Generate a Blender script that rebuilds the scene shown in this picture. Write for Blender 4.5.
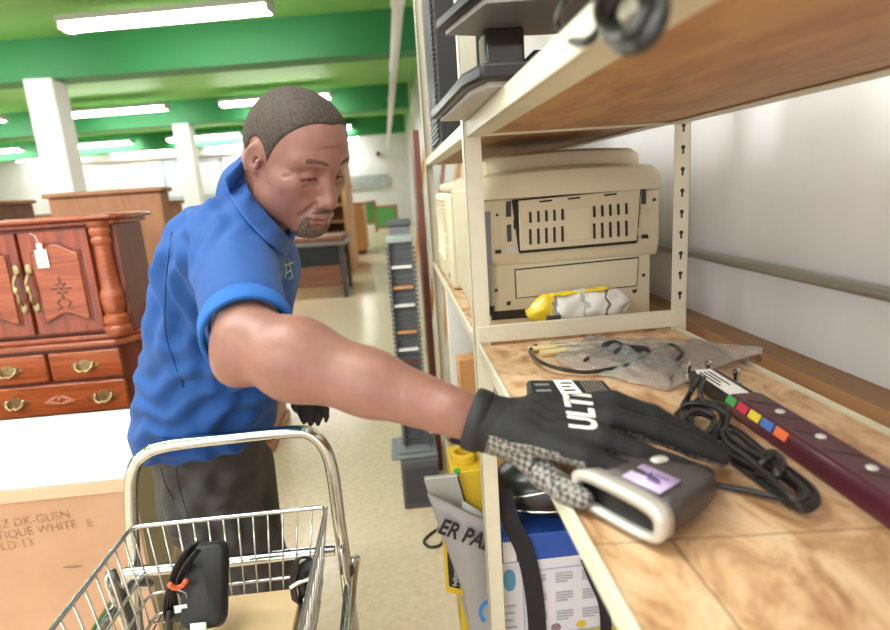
import bpy, bmesh, math, random
import numpy as np
from mathutils import Vector, Matrix, Euler
random.seed(7)
for o in list(bpy.data.objects): bpy.data.objects.remove(o)
SC = bpy.context.scene
COL = SC.collection

# ---------------------------------------------------------------- camera
F, CX, CY, H = 576.0, 445.0, 315.0, 1.42          # focal length in pixels of the 890x630 frame, camera height
RC = np.array([[0.994, -0.083, 0.068], [-0.085, -0.211, 0.974], [-0.066, -0.974, -0.217]])
_x = RC[:, 0] / np.linalg.norm(RC[:, 0]); _y = RC[:, 1] - _x * RC[:, 1].dot(_x); _y /= np.linalg.norm(_y)
RC = np.stack([_x, _y, np.cross(_x, _y)], 1)      # columns: image right, image down, forward
cam = bpy.data.cameras.new('camera'); camo = bpy.data.objects.new('camera', cam); COL.objects.link(camo)
cam.sensor_width = 36; cam.lens = 36 * F / 890
cam.clip_start = 0.02
camo.matrix_world = Matrix(((RC[0,0], -RC[0,1], -RC[0,2], 0), (RC[1,0], -RC[1,1], -RC[1,2], 0), (RC[2,0], -RC[2,1], -RC[2,2], H), (0,0,0,1)))
cam.dof.use_dof = True; cam.dof.focus_distance = 1.02; cam.dof.aperture_fstop = 3.6
SC.camera = camo

# ---------------------------------------------------------------- world, light, exposure
w = bpy.data.worlds.new('world'); SC.world = w; w.use_nodes = True
w.node_tree.nodes['Background'].inputs[0].default_value = (1.0, 0.965, 0.99, 1)
w.node_tree.nodes['Background'].inputs[1].default_value = 1.75
SC.view_settings.view_transform = 'Standard'
SC.view_settings.look = 'None'
SC.view_settings.gamma = 1.0
SC.view_settings.use_curve_mapping = False
SC.view_settings.exposure = 0.0
LAMP = 42.0                                         # emission of the fluorescent diffusers
SC.cycles.use_denoising = True
SC.cycles.max_bounces = 8
SC.cycles.diffuse_bounces = 4
SC.cycles.transparent_max_bounces = 16
SC.cycles.sample_clamp_indirect = 6
SC.cycles.caustics_reflective = False
SC.cycles.caustics_refractive = False

def area(name, loc, target, sx, sy, power, col=(1, 1, 1)):
    l = bpy.data.lights.new(name, 'AREA'); l.shape = 'RECTANGLE'; l.size = sx; l.size_y = sy; l.energy = power; l.color = col
    o = bpy.data.objects.new(name, l); COL.objects.link(o); o.location = loc
    o.rotation_euler = (Vector(target) - Vector(loc)).to_track_quat('-Z', 'Y').to_euler(); return o
# two added fill lights, out of view: one overhead, one behind the camera
area('added_overhead_fill', (-0.75, 0.55, 3.35), (-0.25, 0.75, 1.1), 2.4, 1.0, 60, (1, 0.96, 0.965))
area('added_rear_fill', (-1.6, -2.6, 2.3), (-0.1, 0.9, 1.1), 3.0, 1.8, 25, (1, 0.965, 0.97))

# ---------------------------------------------------------------- placing: a point of the room seen at a pixel of the 890x630 frame, at a known plane
def _ray(x, y): return RC @ np.array([(x - CX) / F, (y - CY) / F, 1.0])
def atY(x, y, Y):
    r = _ray(x, y); p = r * Y / r[1]; return Vector((p[0], p[1], p[2] + H))
def atZ(x, y, Z):
    r = _ray(x, y); p = r * (Z - H) / r[2]; return Vector((p[0], p[1], p[2] + H))
def atX(x, y, X):
    r = _ray(x, y); p = r * X / r[0]; return Vector((p[0], p[1], p[2] + H))

# ---------------------------------------------------------------- materials
def lin(h):
    if not isinstance(h, str): return (*h, 1) if len(h) == 3 else h
    c = [int(h[i:i+2], 16) / 255 for i in (0, 2, 4)]
    return tuple((v / 12.92 if v <= 0.04045 else ((v + 0.055) / 1.055) ** 2.4) for v in c) + (1,)
def mat(name, c, rough=0.5, metal=0.0, noise=0.0, nscale=20.0, bump=0.0, bscale=200.0, spec=0.5, emit=0.0, coat=0.0, stretch=(1,1,1), c2=None, ecol=None, sheen=0.0, sss=0.0):
    m = bpy.data.materials.new(name); m.use_nodes = True
    nt = m.node_tree; b = nt.nodes['Principled BSDF']
    b.inputs['Base Color'].default_value = lin(c); b.inputs['Roughness'].default_value = rough; b.inputs['Metallic'].default_value = metal
    b.inputs['Specular IOR Level'].default_value = spec; b.inputs['Coat Weight'].default_value = coat
    if sheen: b.inputs['Sheen Weight'].default_value = sheen
    if sss:
        b.inputs['Subsurface Weight'].default_value = sss; b.inputs['Subsurface Radius'].default_value = (1.0, .4, .25); b.inputs['Subsurface Scale'].default_value = .004
    if emit: b.inputs['Emission Color'].default_value = lin(ecol or c); b.inputs['Emission Strength'].default_value = emit
    if noise or c2 or bump:
        tc = nt.nodes.new('ShaderNodeTexCoord'); mp = nt.nodes.new('ShaderNodeMapping'); mp.inputs['Scale'].default_value = stretch
        nt.links.new(tc.outputs['Object'], mp.inputs['Vector'])
    if noise or c2:
        n = nt.nodes.new('ShaderNodeTexNoise'); n.inputs['Scale'].default_value = nscale; n.inputs['Detail'].default_value = 6; n.inputs['Roughness'].default_value = .6
        nt.links.new(mp.outputs[0], n.inputs['Vector'])
        r = nt.nodes.new('ShaderNodeValToRGB'); a = lin(c)
        if c2: r.color_ramp.elements[0].position = .35; r.color_ramp.elements[1].position = .65; e0 = lin(c2)
        else: e0 = tuple(v * (1 - noise) for v in a[:3]) + (1,); a = tuple(min(1, v * (1 + noise)) for v in a[:3]) + (1,)
        if not c2: r.color_ramp.elements[0].position = .3; r.color_ramp.elements[1].position = .7
        r.color_ramp.elements[0].color = e0; r.color_ramp.elements[1].color = a
        nt.links.new(n.outputs['Fac'], r.inputs[0]); nt.links.new(r.outputs[0], b.inputs['Base Color'])
    if bump:
        n2 = nt.nodes.new('ShaderNodeTexNoise'); n2.inputs['Scale'].default_value = bscale; n2.inputs['Detail'].default_value = 3
        nt.links.new(mp.outputs[0], n2.inputs['Vector'])
        bp = nt.nodes.new('ShaderNodeBump'); bp.inputs['Strength'].default_value = bump; bp.inputs['Distance'].default_value = .002
        nt.links.new(n2.outputs['Fac'], bp.inputs['Height']); nt.links.new(bp.outputs[0], b.inputs['Normal'])
    return m
def wood(name, stops, scale=(1, 12, 12), nscale=3.0, rough=.4, coat=0.0, distort=1.2, lines=()):
    """grain runs along the axis whose scale is small; lines = (ax,ay,bx,by,width) dark cracks in object XY"""
    m = bpy.data.materials.new(name); m.use_nodes = True; nt = m.node_tree; b = nt.nodes['Principled BSDF']
    b.inputs['Roughness'].default_value = rough; b.inputs['Coat Weight'].default_value = coat; b.inputs['Coat Roughness'].default_value = .15
    tc = nt.nodes.new('ShaderNodeTexCoord'); mp = nt.nodes.new('ShaderNodeMapping'); mp.inputs['Scale'].default_value = scale
    nt.links.new(tc.outputs['Object'], mp.inputs[0])
    n = nt.nodes.new('ShaderNodeTexNoise'); n.inputs['Scale'].default_value = nscale; n.inputs['Detail'].default_value = 8; n.inputs['Roughness'].default_value = .62; n.inputs['Distortion'].default_value = distort
    nt.links.new(mp.outputs[0], n.inputs['Vector'])
    r = nt.nodes.new('ShaderNodeValToRGB'); els = r.color_ramp.elements
    while len(els) < len(stops): els.new(.5)
    for e, (p, c) in zip(els, stops): e.position = p; e.color = lin(c)
    nt.links.new(n.outputs['Fac'], r.inputs[0]); out = r.outputs[0]
    if lines:
        sp = nt.nodes.new('ShaderNodeSeparateXYZ'); nt.links.new(tc.outputs['Object'], sp.inputs[0])
        nz = nt.nodes.new('ShaderNodeTexNoise'); nz.inputs['Scale'].default_value = 14; nt.links.new(tc.outputs['Object'], nz.inputs['Vector'])
        def mth(op, a, bb=None):
            q = nt.nodes.new('ShaderNodeMath'); q.operation = op
            for i, v in enumerate((a, bb)):
                if v is None: continue
                if isinstance(v, (int, float)): q.inputs[i].default_value = v
                else: nt.links.new(v, q.inputs[i])
            return q.outputs[0]
        for ax, ay, bx, by, wd in lines:
            L = math.hypot(bx-ax, by-ay); ux, uy = (bx-ax)/L, (by-ay)/L
            dx = mth('SUBTRACT', sp.outputs[0], ax); dy = mth('SUBTRACT', sp.outputs[1], ay)
            d = mth('ABSOLUTE', mth('ADD', mth('SUBTRACT', mth('MULTIPLY', dx, uy), mth('MULTIPLY', dy, ux)), mth('MULTIPLY', mth('SUBTRACT', nz.outputs['Fac'], .5), .006)))
            t = mth('ADD', mth('MULTIPLY', dx, ux), mth('MULTIPLY', dy, uy))
            msk = mth('MULTIPLY', mth('LESS_THAN', d, wd), mth('MULTIPLY', mth('GREATER_THAN', t, 0), mth('LESS_THAN', t, L)))
            mx = nt.nodes.new('ShaderNodeMix'); mx.data_type = 'RGBA'
            nt.links.new(mth('MULTIPLY', msk, .8), mx.inputs[0]); nt.links.new(out, mx.inputs[6]); mx.inputs[7].default_value = lin('3a2b22'); out = mx.outputs[2]
    nt.links.new(out, b.inputs['Base Color'])
    bp = nt.nodes.new('ShaderNodeBump'); bp.inputs['Strength'].default_value = .12; bp.inputs['Distance'].default_value = .002
    nt.links.new(n.outputs['Fac'], bp.inputs['Height']); nt.links.new(bp.outputs[0], b.inputs['Normal'])
    return m

# ---------------------------------------------------------------- mesh builder
def catmull(pts, n=8, closed=False):
    P = [Vector(p) for p in pts]; out = []; N = len(P)
    rng = range(N if closed else N - 1)
    for i in rng:
        g = (lambda k: P[k % N]) if closed else (lambda k: P[min(max(k, 0), N - 1)])
        p0, p1, p2, p3 = g(i-1), g(i), g(i+1), g(i+2)
        for s in range(n):
            t = s / n
            out.append(.5 * ((2*p1) + (p2-p0)*t + (2*p0-5*p1+4*p2-p3)*t*t + (3*p1-p0-3*p2+p3)*t**3))
    if not closed: out.append(P[-1])
    return out
class MB:
    def __init__(s): s.bm = bmesh.new()
    def _add(s, verts, faces, mi=0):
        vs = [s.bm.verts.new(v) for v in verts]
        for f in faces:
            try: q = s.bm.faces.new([vs[i] for i in f]); q.material_index = mi
            except ValueError: pass
        return s
    def box(s, x0, x1, y0, y1, z0, z1, mi=0, M=None):
        v = [Vector((x, y, z)) for z in (z0, z1) for y in (y0, y1) for x in (x0, x1)]
        if M: v = [M @ p for p in v]
        return s._add(v, [(0,2,3,1), (4,5,7,6), (0,1,5,4), (2,6,7,3), (0,4,6,2), (1,3,7,5)], mi)
    def quad(s, a, b, c, d, mi=0): return s._add([Vector(p) for p in (a, b, c, d)], [(0,1,2,3)], mi)
    def prism(s, pts, z0, z1, M=None, mi=0):
        n = len(pts); M = M or Matrix()
        v = [M @ Vector((p[0], p[1], z0)) for p in pts] + [M @ Vector((p[0], p[1], z1)) for p in pts]
        return s._add(v, [tuple(range(n-1, -1, -1)), tuple(range(n, 2*n))] + [(i, (i+1) % n, n + (i+1) % n, n + i) for i in range(n)], mi)
    def rings(s, rings, cap=True, closed=False, mi=0):
        n = len(rings[0]); v = [Vector(p) for r in rings for p in r]; R = len(rings); f = []
        for i in range(R if closed else R - 1):
            a, b = i*n, ((i+1) % R)*n
            f += [(a+j, a+(j+1) % n, b+(j+1) % n, b+j) for j in range(n)]
        if cap and not closed: f += [tuple(range(n-1, -1, -1)), tuple(range((R-1)*n, R*n))]
        return s._add(v, f, mi)
    def tube(s, pts, r, n=8, closed=False, mi=0, cap=True, flat=1.0, up=None):
        P = [Vector(p) for p in pts]; N = len(P); rs = r if isinstance(r, (list, tuple)) else [r]*N
        T = []
        for i in range(N):
            a = P[(i-1) % N] if (closed or i > 0) else P[i]; b = P[(i+1) % N] if (closed or i < N-1) else P[i]
            t = (b - a); T.append(t.normalized() if t.length > 1e-9 else Vector((0,0,1)))
        u = Vector(up) if up else T[0].orthogonal()
        u = (u - T[0]*u.dot(T[0])).normalized(); rr = []
        for i in range(N):
            u = u - T[i]*u.dot(T[i])
            if u.length < 1e-6: u = T[i].orthogonal()
            u.normalize(); w_ = T[i].cross(u)
            rr.append([P[i] + u*(rs[i]*math.cos(2*math.pi*k/n)) + w_*(rs[i]*flat*math.sin(2*math.pi*k/n)) for k in range(n)])
        return s.rings(rr, cap, closed, mi)
    def cyl(s, a, b, r0, r1=None, n=16, mi=0): return s.tube([a, b], [r0, r1 if r1 is not None else r0], n, mi=mi)
    def lathe(s, prof, c, n=24, axis='z', mi=0, a0=0, a1=2*math.pi):
        full = abs(a1 - a0 - 2*math.pi) < 1e-6; c = Vector(c); rr = []
        for r, h in prof:
            ring = []
            for k in range(n if full else n+1):
                a = a0 + (a1-a0)*k/n; p = (r*math.cos(a), r*math.sin(a), h)
                ring.append(c + Vector({'z': p, 'y': (p[0], p[2], p[1]), 'x': (p[2], p[0], p[1])}[axis]))
            rr.append(ring)
        return s.rings(rr, True, mi=mi)
    def ell(s, c, r, R=None, nu=16, nv=10, mi=0):
        c = Vector(c); R = R or Matrix.Identity(3); rr = []
        for i in range(nv+1):
            th = math.pi*(0.002 + 0.996*i/nv)
            rr.append([c + R @ Vector((r[0]*math.sin(th)*math.cos(2*math.pi*k/nu), r[1]*math.sin(th)*math.sin(2*math.pi*k/nu), r[2]*math.cos(th))) for k in range(nu)])
        return s.rings(rr, True, mi=mi)
    def grid(s, fn, nu, nv, mi=0):
        v = [Vector(fn(i/nu, j/nv)) for j in range(nv+1) for i in range(nu+1)]
        return s._add(v, [(j*(nu+1)+i, j*(nu+1)+i+1, (j+1)*(nu+1)+i+1, (j+1)*(nu+1)+i) for j in range(nv) for i in range(nu)], mi)
    def text(s, txt, size, M, depth=0.0, mi=0, align='LEFT', bold=0.0):
        cu = bpy.data.curves.new('t', 'FONT'); cu.body = txt; cu.size = size; cu.extrude = depth; cu.align_x = align; cu.resolution_u = 3; cu.offset = bold
        o = bpy.data.objects.new('t', cu); COL.objects.link(o)
        dg = bpy.context.evaluated_depsgraph_get(); me = bpy.data.meshes.new_from_object(o.evaluated_get(dg))
        me.transform(M); n0 = len(s.bm.faces); s.bm.from_mesh(me); s.bm.faces.ensure_lookup_table()
        for f in list(s.bm.faces)[n0:]: f.material_index = mi
        bpy.data.objects.remove(o); bpy.data.curves.remove(cu); bpy.data.meshes.remove(me); return s
def frame_matrix(o, x, y):
    x = Vector(x).normalized(); y = Vector(y); y = (y - x*y.dot(x)).normalized(); z = x.cross(y); o = Vector(o)
    return Matrix(((x.x, y.x, z.x, o.x), (x.y, y.y, z.y, o.y), (x.z, y.z, z.z, o.z), (0,0,0,1)))
def wloc(o):
    v = Vector((0,0,0))
    while o is not None: v += o.location; o = o.parent
    return v
def obj(name, mb, m, parent=None, bevel=0.0, smooth=None, sub=0, solid=0.0):
    bm = mb.bm; bmesh.ops.recalc_face_normals(bm, faces=bm.faces[:])
    me = bpy.data.meshes.new(name)
    if parent is None:
        xs = [v.co for v in bm.verts]; lo = Vector(min(c[i] for c in xs) for i in range(3)); hi = Vector(max(c[i] for c in xs) for i in range(3))
        off = Vector(((lo.x+hi.x)/2, (lo.y+hi.y)/2, lo.z))
    else: off = wloc(parent)
    bmesh.ops.translate(bm, verts=bm.verts[:], vec=-off)
    bm.to_mesh(me); bm.free()
    for q in (m if isinstance(m, (list, tuple)) else [m]): me.materials.append(q)
    o = bpy.data.objects.new(name, me); COL.objects.link(o)
    if parent is None: o.location = off
    else: o.parent = parent
    if smooth is None or smooth:
        me.polygons.foreach_set('use_smooth', [True]*len(me.polygons))
        if smooth is None: 
            bb = bmesh.new(); bb.from_mesh(me)
            for e in bb.edges:
                if len(e.link_faces) == 2 and e.calc_face_angle(0) > math.radians(38): e.smooth = False
            bb.to_mesh(me); bb.free()
    if solid: md = o.modifiers.new('solid', 'SOLIDIFY'); md.thickness = solid
    if sub: md = o.modifiers.new('sub', 'SUBSURF'); md.levels = sub; md.render_levels = sub
    if bevel:
        md = o.modifiers.new('bevel', 'BEVEL'); md.width = bevel; md.segments = 2; md.limit_method = 'ANGLE'; md.angle_limit = math.radians(40); md.harden_normals = False
    return o
def tag(o, label, cat, group=None, kind=None):
    o['label'] = label; o['category'] = cat
    if group: o['group'] = group
    if kind: o['kind'] = kind
    return o
def thing(name, label, cat, loc=(0,0,0), group=None):
    o = bpy.data.objects.new(name, None); COL.objects.link(o); o.location = loc; o.empty_display_size = .1
    return tag(o, label, cat, group)
def struct(name, mb, m, **k):
    o = obj(name, mb, m, None, **k); o['kind'] = 'structure'; return o
def copy_tree(o, parent=None):
    c = o.copy(); COL.objects.link(c); c.parent = parent
    for ch in list(o.children): copy_tree(ch, c)
    return c
# ================================================================ materials used in many places
MT = dict(
 cream=mat('cream_steel', 'd9d3bd', .45, noise=.04, nscale=30),
 white=mat('white_paint', 'e6e5e2', .6),
 chrome=mat('chrome', 'd4d4d2', .16, 1.0, noise=.08, nscale=40),
 black=mat('black_plastic', '17171a', .38),
 blackm=mat('black_matte', '1a1a1c', .6),
 cable=mat('black_cable_rubber', '1d1c1d', .36),
 dgrey=mat('dark_grey_plastic', '3d3b3e', .45),
 grey=mat('grey_plastic', '7c7e82', .5),
 silver=mat('silver_plastic', 'cdcac2', .3, .35),
 brass=mat('brass', 'b29d74', .38, .85, noise=.3, nscale=60),
 paper=mat('paper_white', 'efeeea', .6),
 ink=mat('black_ink', '1c1b1b', .6),
 kraft=mat('kraft_card', 'c9a484', .75, noise=.05, nscale=9),
 beige=mat('beige_plastic', 'd8cdb0', .5, noise=.02, nscale=5),
 beige2=mat('beige_plastic_panel', 'd2c6a8', .5),
 slot=mat('dark_slot', '2b2822', .8),
)
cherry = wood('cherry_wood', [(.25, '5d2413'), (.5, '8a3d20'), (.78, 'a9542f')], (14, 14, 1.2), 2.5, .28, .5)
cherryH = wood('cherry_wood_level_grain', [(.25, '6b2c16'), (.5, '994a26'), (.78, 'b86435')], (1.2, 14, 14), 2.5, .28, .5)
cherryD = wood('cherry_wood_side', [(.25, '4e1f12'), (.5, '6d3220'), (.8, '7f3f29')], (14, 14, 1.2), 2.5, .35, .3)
brownw = wood('brown_veneer', [(.2, '8a5e42'), (.55, 'a4714f'), (.85, 'b2805c')], (8, 8, 1), 2.0, .5)
brownd = wood('brown_dark_veneer', [(.2, '5f3a29'), (.55, '7c4d36'), (.85, '8d5c40')], (1, 8, 8), 2.0, .45)
pine = wood('honey_pine', [(.2, 'b98550'), (.55, 'd09a62'), (.85, 'deb07a')], (8, 8, 1), 2.0, .5)
redwd = wood('red_brown_board', [(.2, '5b2f26'), (.55, '72402f'), (.85, '80503c')], (8, 8, 1), 2.0, .5)

# ================================================================ the store
CEIL = 3.79
fl = mat('terrazzo_floor', 'e4d2b8', .22, noise=.0, c2='d6c2a4', nscale=42, spec=.5)
m = MB(); m.box(-16, .66, -3.2, 25, -.1, 0); struct('floor', m, fl)
green = mat('green_ceiling_paint', '8cc66e', .6, c2='80be66', nscale=.6)
greenb = mat('green_beam_paint', '2a8448', .55, c2='267e42', nscale=1.0)
m = MB(); m.box(-16, .8, -3.2, 25, CEIL, CEIL+.1); struct('ceiling', m, green)
for k, y in enumerate((3.3, 9.0, 14.6, 20.2)):
    m = MB(); SK = lambda yy: Matrix.Translation((-4.7, yy, 0)) @ Matrix.Rotation(-.12, 4, 'Z'); m.box(-11.2, 5.2, 0, .42, 3.25, CEIL, M=SK(y));
    bmesh.ops.bisect_plane(m.bm, geom=m.bm.verts[:]+m.bm.edges[:]+m.bm.faces[:], plane_co=(.66, 0, 0), plane_no=(1, 0, 0), clear_outer=True); struct('trim_%d' % (k+1), m, greenb)
wallm = mat('white_wall_paint', 'dcdbdb', .65, c2='e6e5e4', nscale=1.4)
wallr = mat('white_wall_scuffed', 'd9d6da', .55, c2='e4e1e3', nscale=2.2, stretch=(1, 1, .35))
m = MB(); m.box(-16, .8, 25, 25.15, 0, CEIL); struct('wall_back', m, wallm)
m = MB(); m.box(.66, .8, -3.2, 25, 0, CEIL); struct('wall_right', m, wallr)
m = MB(); m.box(-16.15, -16, -3.2, 25.15, 0, CEIL); struct('wall_left', m, wallm)
# low plaster band along the far wall and a boarded opening
m = MB(); m.box(-12.5, -6.3, 24.6, 25, 3.3, 3.5); struct('trim_5', m, MT['white'])
m = MB(); m.box(-9.2, -7.0, 24.93, 24.99, 1.75, 3.05)
struct('window_1', m, mat('frosted_pane', 'd5dade', .4))
m = MB(); fw = mat('grey_blue_frame', '9fa9b2', .5)
for a in ((-9.3, -9.2, 1.65, 3.15), (-7.0, -6.9, 1.65, 3.15), (-9.3, -6.9, 1.65, 1.75), (-9.3, -6.9, 3.05, 3.15), (-8.15, -8.08, 1.7, 3.1)):
    m.box(a[0], a[1], 24.88, 25, a[2], a[3])
struct('trim_6', m, fw)
colm = mat('white_column_paint', 'e9e7e4', .6)
for x0, x1, y in ((-5.02, -4.63, 9.0), (-5.05, -4.68, 14.6), (-5.05, -4.68, 20.2)):
    m = MB(); m.box(x0, x1, y-.02, y+.38, 0, 3.27); o = struct('column', m, colm, bevel=.02)
# wooden rail fixed low along the right wall
m = MB(); m.box(.6, .66, -.8, 3.2, .9, 1.105); struct('baseboard_right', m, wood('wall_rail_wood', [(.2, '7d5b40'), (.55, '98714f'), (.85, 'a98060')], (9, 1, 9), 2.0, .6))

# white duct under the ceiling along the aisle
m = MB(); m.tube([(.27, .4, 3.17), (.09, 12, 3.17), (-.13, 24.9, 3.17)], .06, 14)
for y in (3, 6, 9, 12, 16, 20): m.tube([(.274-.0158*y, y, 3.17), (.274-.0158*(y+.12), y+.12, 3.17)], .07, 14)
for y in (5, 11, 17): m.cyl((.274-.0158*y, y, 3.17), (.274-.0158*y, y, CEIL), .012)
tag(obj('ceiling_pipe', m, MT['white']), 'long white pipe hung under the green ceiling along the aisle', 'pipe')
# grey conduit on the right wall
m = MB(); m.tube([(.645, -.8, 1.24), (.645, 4.0, 1.24)], .0095, 10)
pr = thing('wall_conduit', 'thin grey metal conduit running level along the white wall behind the shelves', 'pipe', (.645, 1, 1.24))
obj('conduit', m, mat('galvanised_steel', 'a9a6a0', .4, .7), pr)
for y in (.35, 1.6):
    m = MB(); m.box(.63, .66, y, y+.025, 1.222, 1.258); obj('clamp', m, MT['grey'], pr, bevel=.003)

# ---- fluorescent lamps, 2.45 m long, in rows
dif = mat('lamp_diffuser_lit', 'ffffff', .5, emit=LAMP, ecol=(1, .96, .975))
hous = mat('lamp_housing_white', 'c9cdc8', .5)
def lamp(x, y, label, group=None):
    t = thing('fluorescent_lamp', label, 'lamp', (x, y, 3.45), group)
    m = MB(); m.prism([(-.15, .14), (.15, .14), (.13, .075), (-.13, .075)], -1.23, 1.23, Matrix(((0,0,1,x), (1,0,0,y), (0,1,0,3.45), (0,0,0,1))))
    for s in (-.9, .9): m.cyl((x+s, y, 3.58), (x+s, y, CEIL), .005)
    obj('housing', m, hous, t)
    m = MB(); m.prism([(.125*math.cos(a), .08+.085*math.sin(a)) for a in [math.pi + math.pi*k/8 for k in range(9)]], -1.2, 1.2, Matrix(((0,0,1,x), (1,0,0,y), (0,1,0,3.45), (0,0,0,1))))
    obj('diffuser', m, dif, t)
    m = MB()
    m.bm.free()
    for s in (-1.22, 1.2):
        m = MB(); m.box(x+s, x+s+.02, y-.135, y+.135, 3.455, 3.545); obj('end_cap', m, hous, t)
    t.rotation_euler[2] = -.14
    return t
XS = [-2.42 - 3.55*k for k in range(4)]
R1 = ['big nearest fluorescent lamp at top left of the picture', 'fluorescent lamp of the nearest row, only its end showing at the left edge']
R2 = ['fluorescent lamp glowing right above the man\'s head', 'long fluorescent lamp just right of the large white column', 'fluorescent lamp passing behind the large white column at the left edge']
R3 = ['small lamp end glowing just right of the man\'s forehead', 'fluorescent lamp passing behind the slimmer white column', 'fluorescent lamp low beside the large column, between it and the slimmer one', 'fluorescent lamp third row back, far left edge left of the large column']
R4 = ['farthest-row lamp seen small behind the man\'s forehead, lowest there', 'farthest-row lamp small, between slim column and the man\'s head', 'farthest-row small lamp right of the large column, lowest there', 'farthest-row lamp left of the large column, lowest there']
for rows, y in ((R1, 7.37), (R2, 13.55), (R3, 19.8), (R4, 24.0)):
    for k, l in enumerate(rows): lamp(XS[k] + (.12*k if y < 8 else -.02*k), y + (.3*k if y < 23 else 0), l)
for y in (1.2, -2.2):
    for k in range(3): lamp(XS[k], y, 'fluorescent lamp overhead in front of the aisle, out of the picture', 'lamps overhead near the photographer')

# ================================================================ far furniture
def poly_panel(name, label, x0, x1, y0, y1, z0, z1, m_, cat, rz=0):
    t = thing(name, label, cat, ((x0+x1)/2, (y0+y1)/2, 0)); return t
# photograph-like banner on the far wall
m = MB(); m.box(-2.05, -.2, 24.9, 24.99, 1.6, 2.1)
tag(obj('wall_poster', m, mat('grey_landscape_print', 'b8bdbc', .5, c2='8d9592', nscale=2.4)), 'long grey landscape poster on the far white wall at end of aisle', 'poster')
m = MB(); m.box(-.62, -.5, 24.6, 25, 2.85, 3.0); m.cyl((-.56, 24.62, 2.9), (-.56, 24.4, 2.86), .06)
tag(obj('security_camera', m, MT['black']), 'tiny dark camera high on the far white wall', 'camera')
def chalkboard(x, y, z0, wd, hg, label, cm):
    t = thing('chalkboard', label, 'board', (x, y, 0))
    m = MB(); m.box(x-wd/2+.06, x+wd/2-.06, y, y+.03, z0+.06, z0+hg-.06); obj('board_panel', m, cm, t)
    m = MB()
    for a in ((-wd/2, -wd/2+.08, 0, hg), (wd/2-.08, wd/2, 0, hg), (-wd/2, wd/2, 0, .08), (-wd/2, wd/2, hg-.08, hg)): m.box(x+a[0], x+a[1], y-.03, y+.05, z0+a[2], z0+a[3])
    obj('frame', m, brownw, t)
    m = MB()
    for s in (-wd/2, wd/2-.08): m.box(x+s, x+s+.08, y-.02, y+.04, 0, z0)
    obj('leg', m, brownw, t)
gb = mat('green_chalk_surface', '4f9a4c', .5)
chalkboard(-.38, 21.0, .1, .85, .82, 'green chalkboard in wood frame at the far aisle end, nearest the right wall', gb)
chalkboard(-1.2, 21.6, .25, .95, .85, 'green board half hidden left of the framed chalkboard at the aisle end', gb)
# honey pine bookcase
t = thing('bookcase', 'honey coloured pine bookcase with side panel, behind the desk at man\'s chin', 'bookcase', (-1.15, 11.6, 0))
for nm, a in (('side_panel', (-.95, -.87, 10.6, 12.2, 0, 1.55)), ('side_panel', (-2.3, -2.2, 10.6, 12.2, 0, 1.55)), ('top_board', (-2.35, -.85, 10.6, 12.2, 1.5, 1.58)), ('back_board', (-2.3, -.9, 12.1, 12.2, 0, 1.6)), ('base', (-2.3, -.9, 10.65, 12.2, 0, .35))):
    m = MB(); m.box(*a); obj(nm, m, pine, t, bevel=.01)
for z in (.62, .9, 1.2):
    m = MB(); m.box(-2.25, -.9, 10.9, 12.15, z, z+.05); obj('shelf_board', m, pine, t)
m = MB(); m.prism([(10.7, 1.55), (12.2, 1.55), (12.2, 2.1), (11.6, 2.05), (11.0, 1.75)], -.95, -.88, Matrix(((0,0,1,0), (1,0,0,0), (0,1,0,0), (0,0,0,1)))); obj('crest', m, pine, t)
# stack of pale boards beside
t = thing('pine_cabinet', 'pale pine side cabinet standing behind the bookcase by the aisle', 'cabinet', (-.95, 14.2, 0))
m = MB(); m.box(-1.6, -.75, 13.6, 14.8, .1, 1.15); obj('body', m, pine, t, bevel=.02)
m = MB(); m.box(-1.65, -.7, 13.55, 14.85, 1.15, 1.2); obj('top', m, brownw, t, bevel=.01)
m = MB(); m.box(-1.55, -.8, 13.65, 14.75, 0, .1); obj('plinth', m, brownd, t)
# desk
t = thing('office_desk', 'wooden office desk with grey edged top and black front panel in the aisle', 'desk', (-1.2, 8.5, 0))
m = MB(); m.box(-1.9, -.72, 8.0, 9.0, .74, .79); obj('desk_top', m, mat('grey_desk_edge', '77716e', .35), t, bevel=.01)
m = MB(); m.box(-1.85, -.78, 8.05, 8.95, .79, .86); obj('top_trim', m, brownd, t, bevel=.01)
m = MB(); m.box(-1.85, -.84, 8.08, 8.12, .46, .74); obj('drawer_front', m, MT['blackm'], t)
m = MB(); m.box(-1.85, -.84, 8.06, 8.14, .17, .46); obj('modesty_panel', m, brownd, t)
for x, y in ((-.8, 8.04), (-.8, 8.9), (-1.84, 8.04), (-1.84, 8.9)):
    m = MB(); m.box(x-.03, x+.03, y, y+.06, 0, .74); obj('leg', m, MT['dgrey'], t)
t = thing('hutch', 'honey wood hutch top with open slots standing behind the desk', 'hutch', (-1.9, 10.0, 0))
m = MB(); m.box(-2.4, -1.25, 9.7, 10.3, .0, .95); obj('body', m, pine, t, bevel=.01)
for z in (.95, 1.15, 1.35): 
    m = MB(); m.box(-2.35, -1.3, 9.75+z*.1, 10.3, z+.12, z+.16); obj('shelf_board', m, pine, t)
for x in (-2.38, -1.85, -1.32):
    m = MB(); m.box(x, x+.05, 9.9, 10.3, .95, 1.55); obj('divider', m, pine, t)
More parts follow.
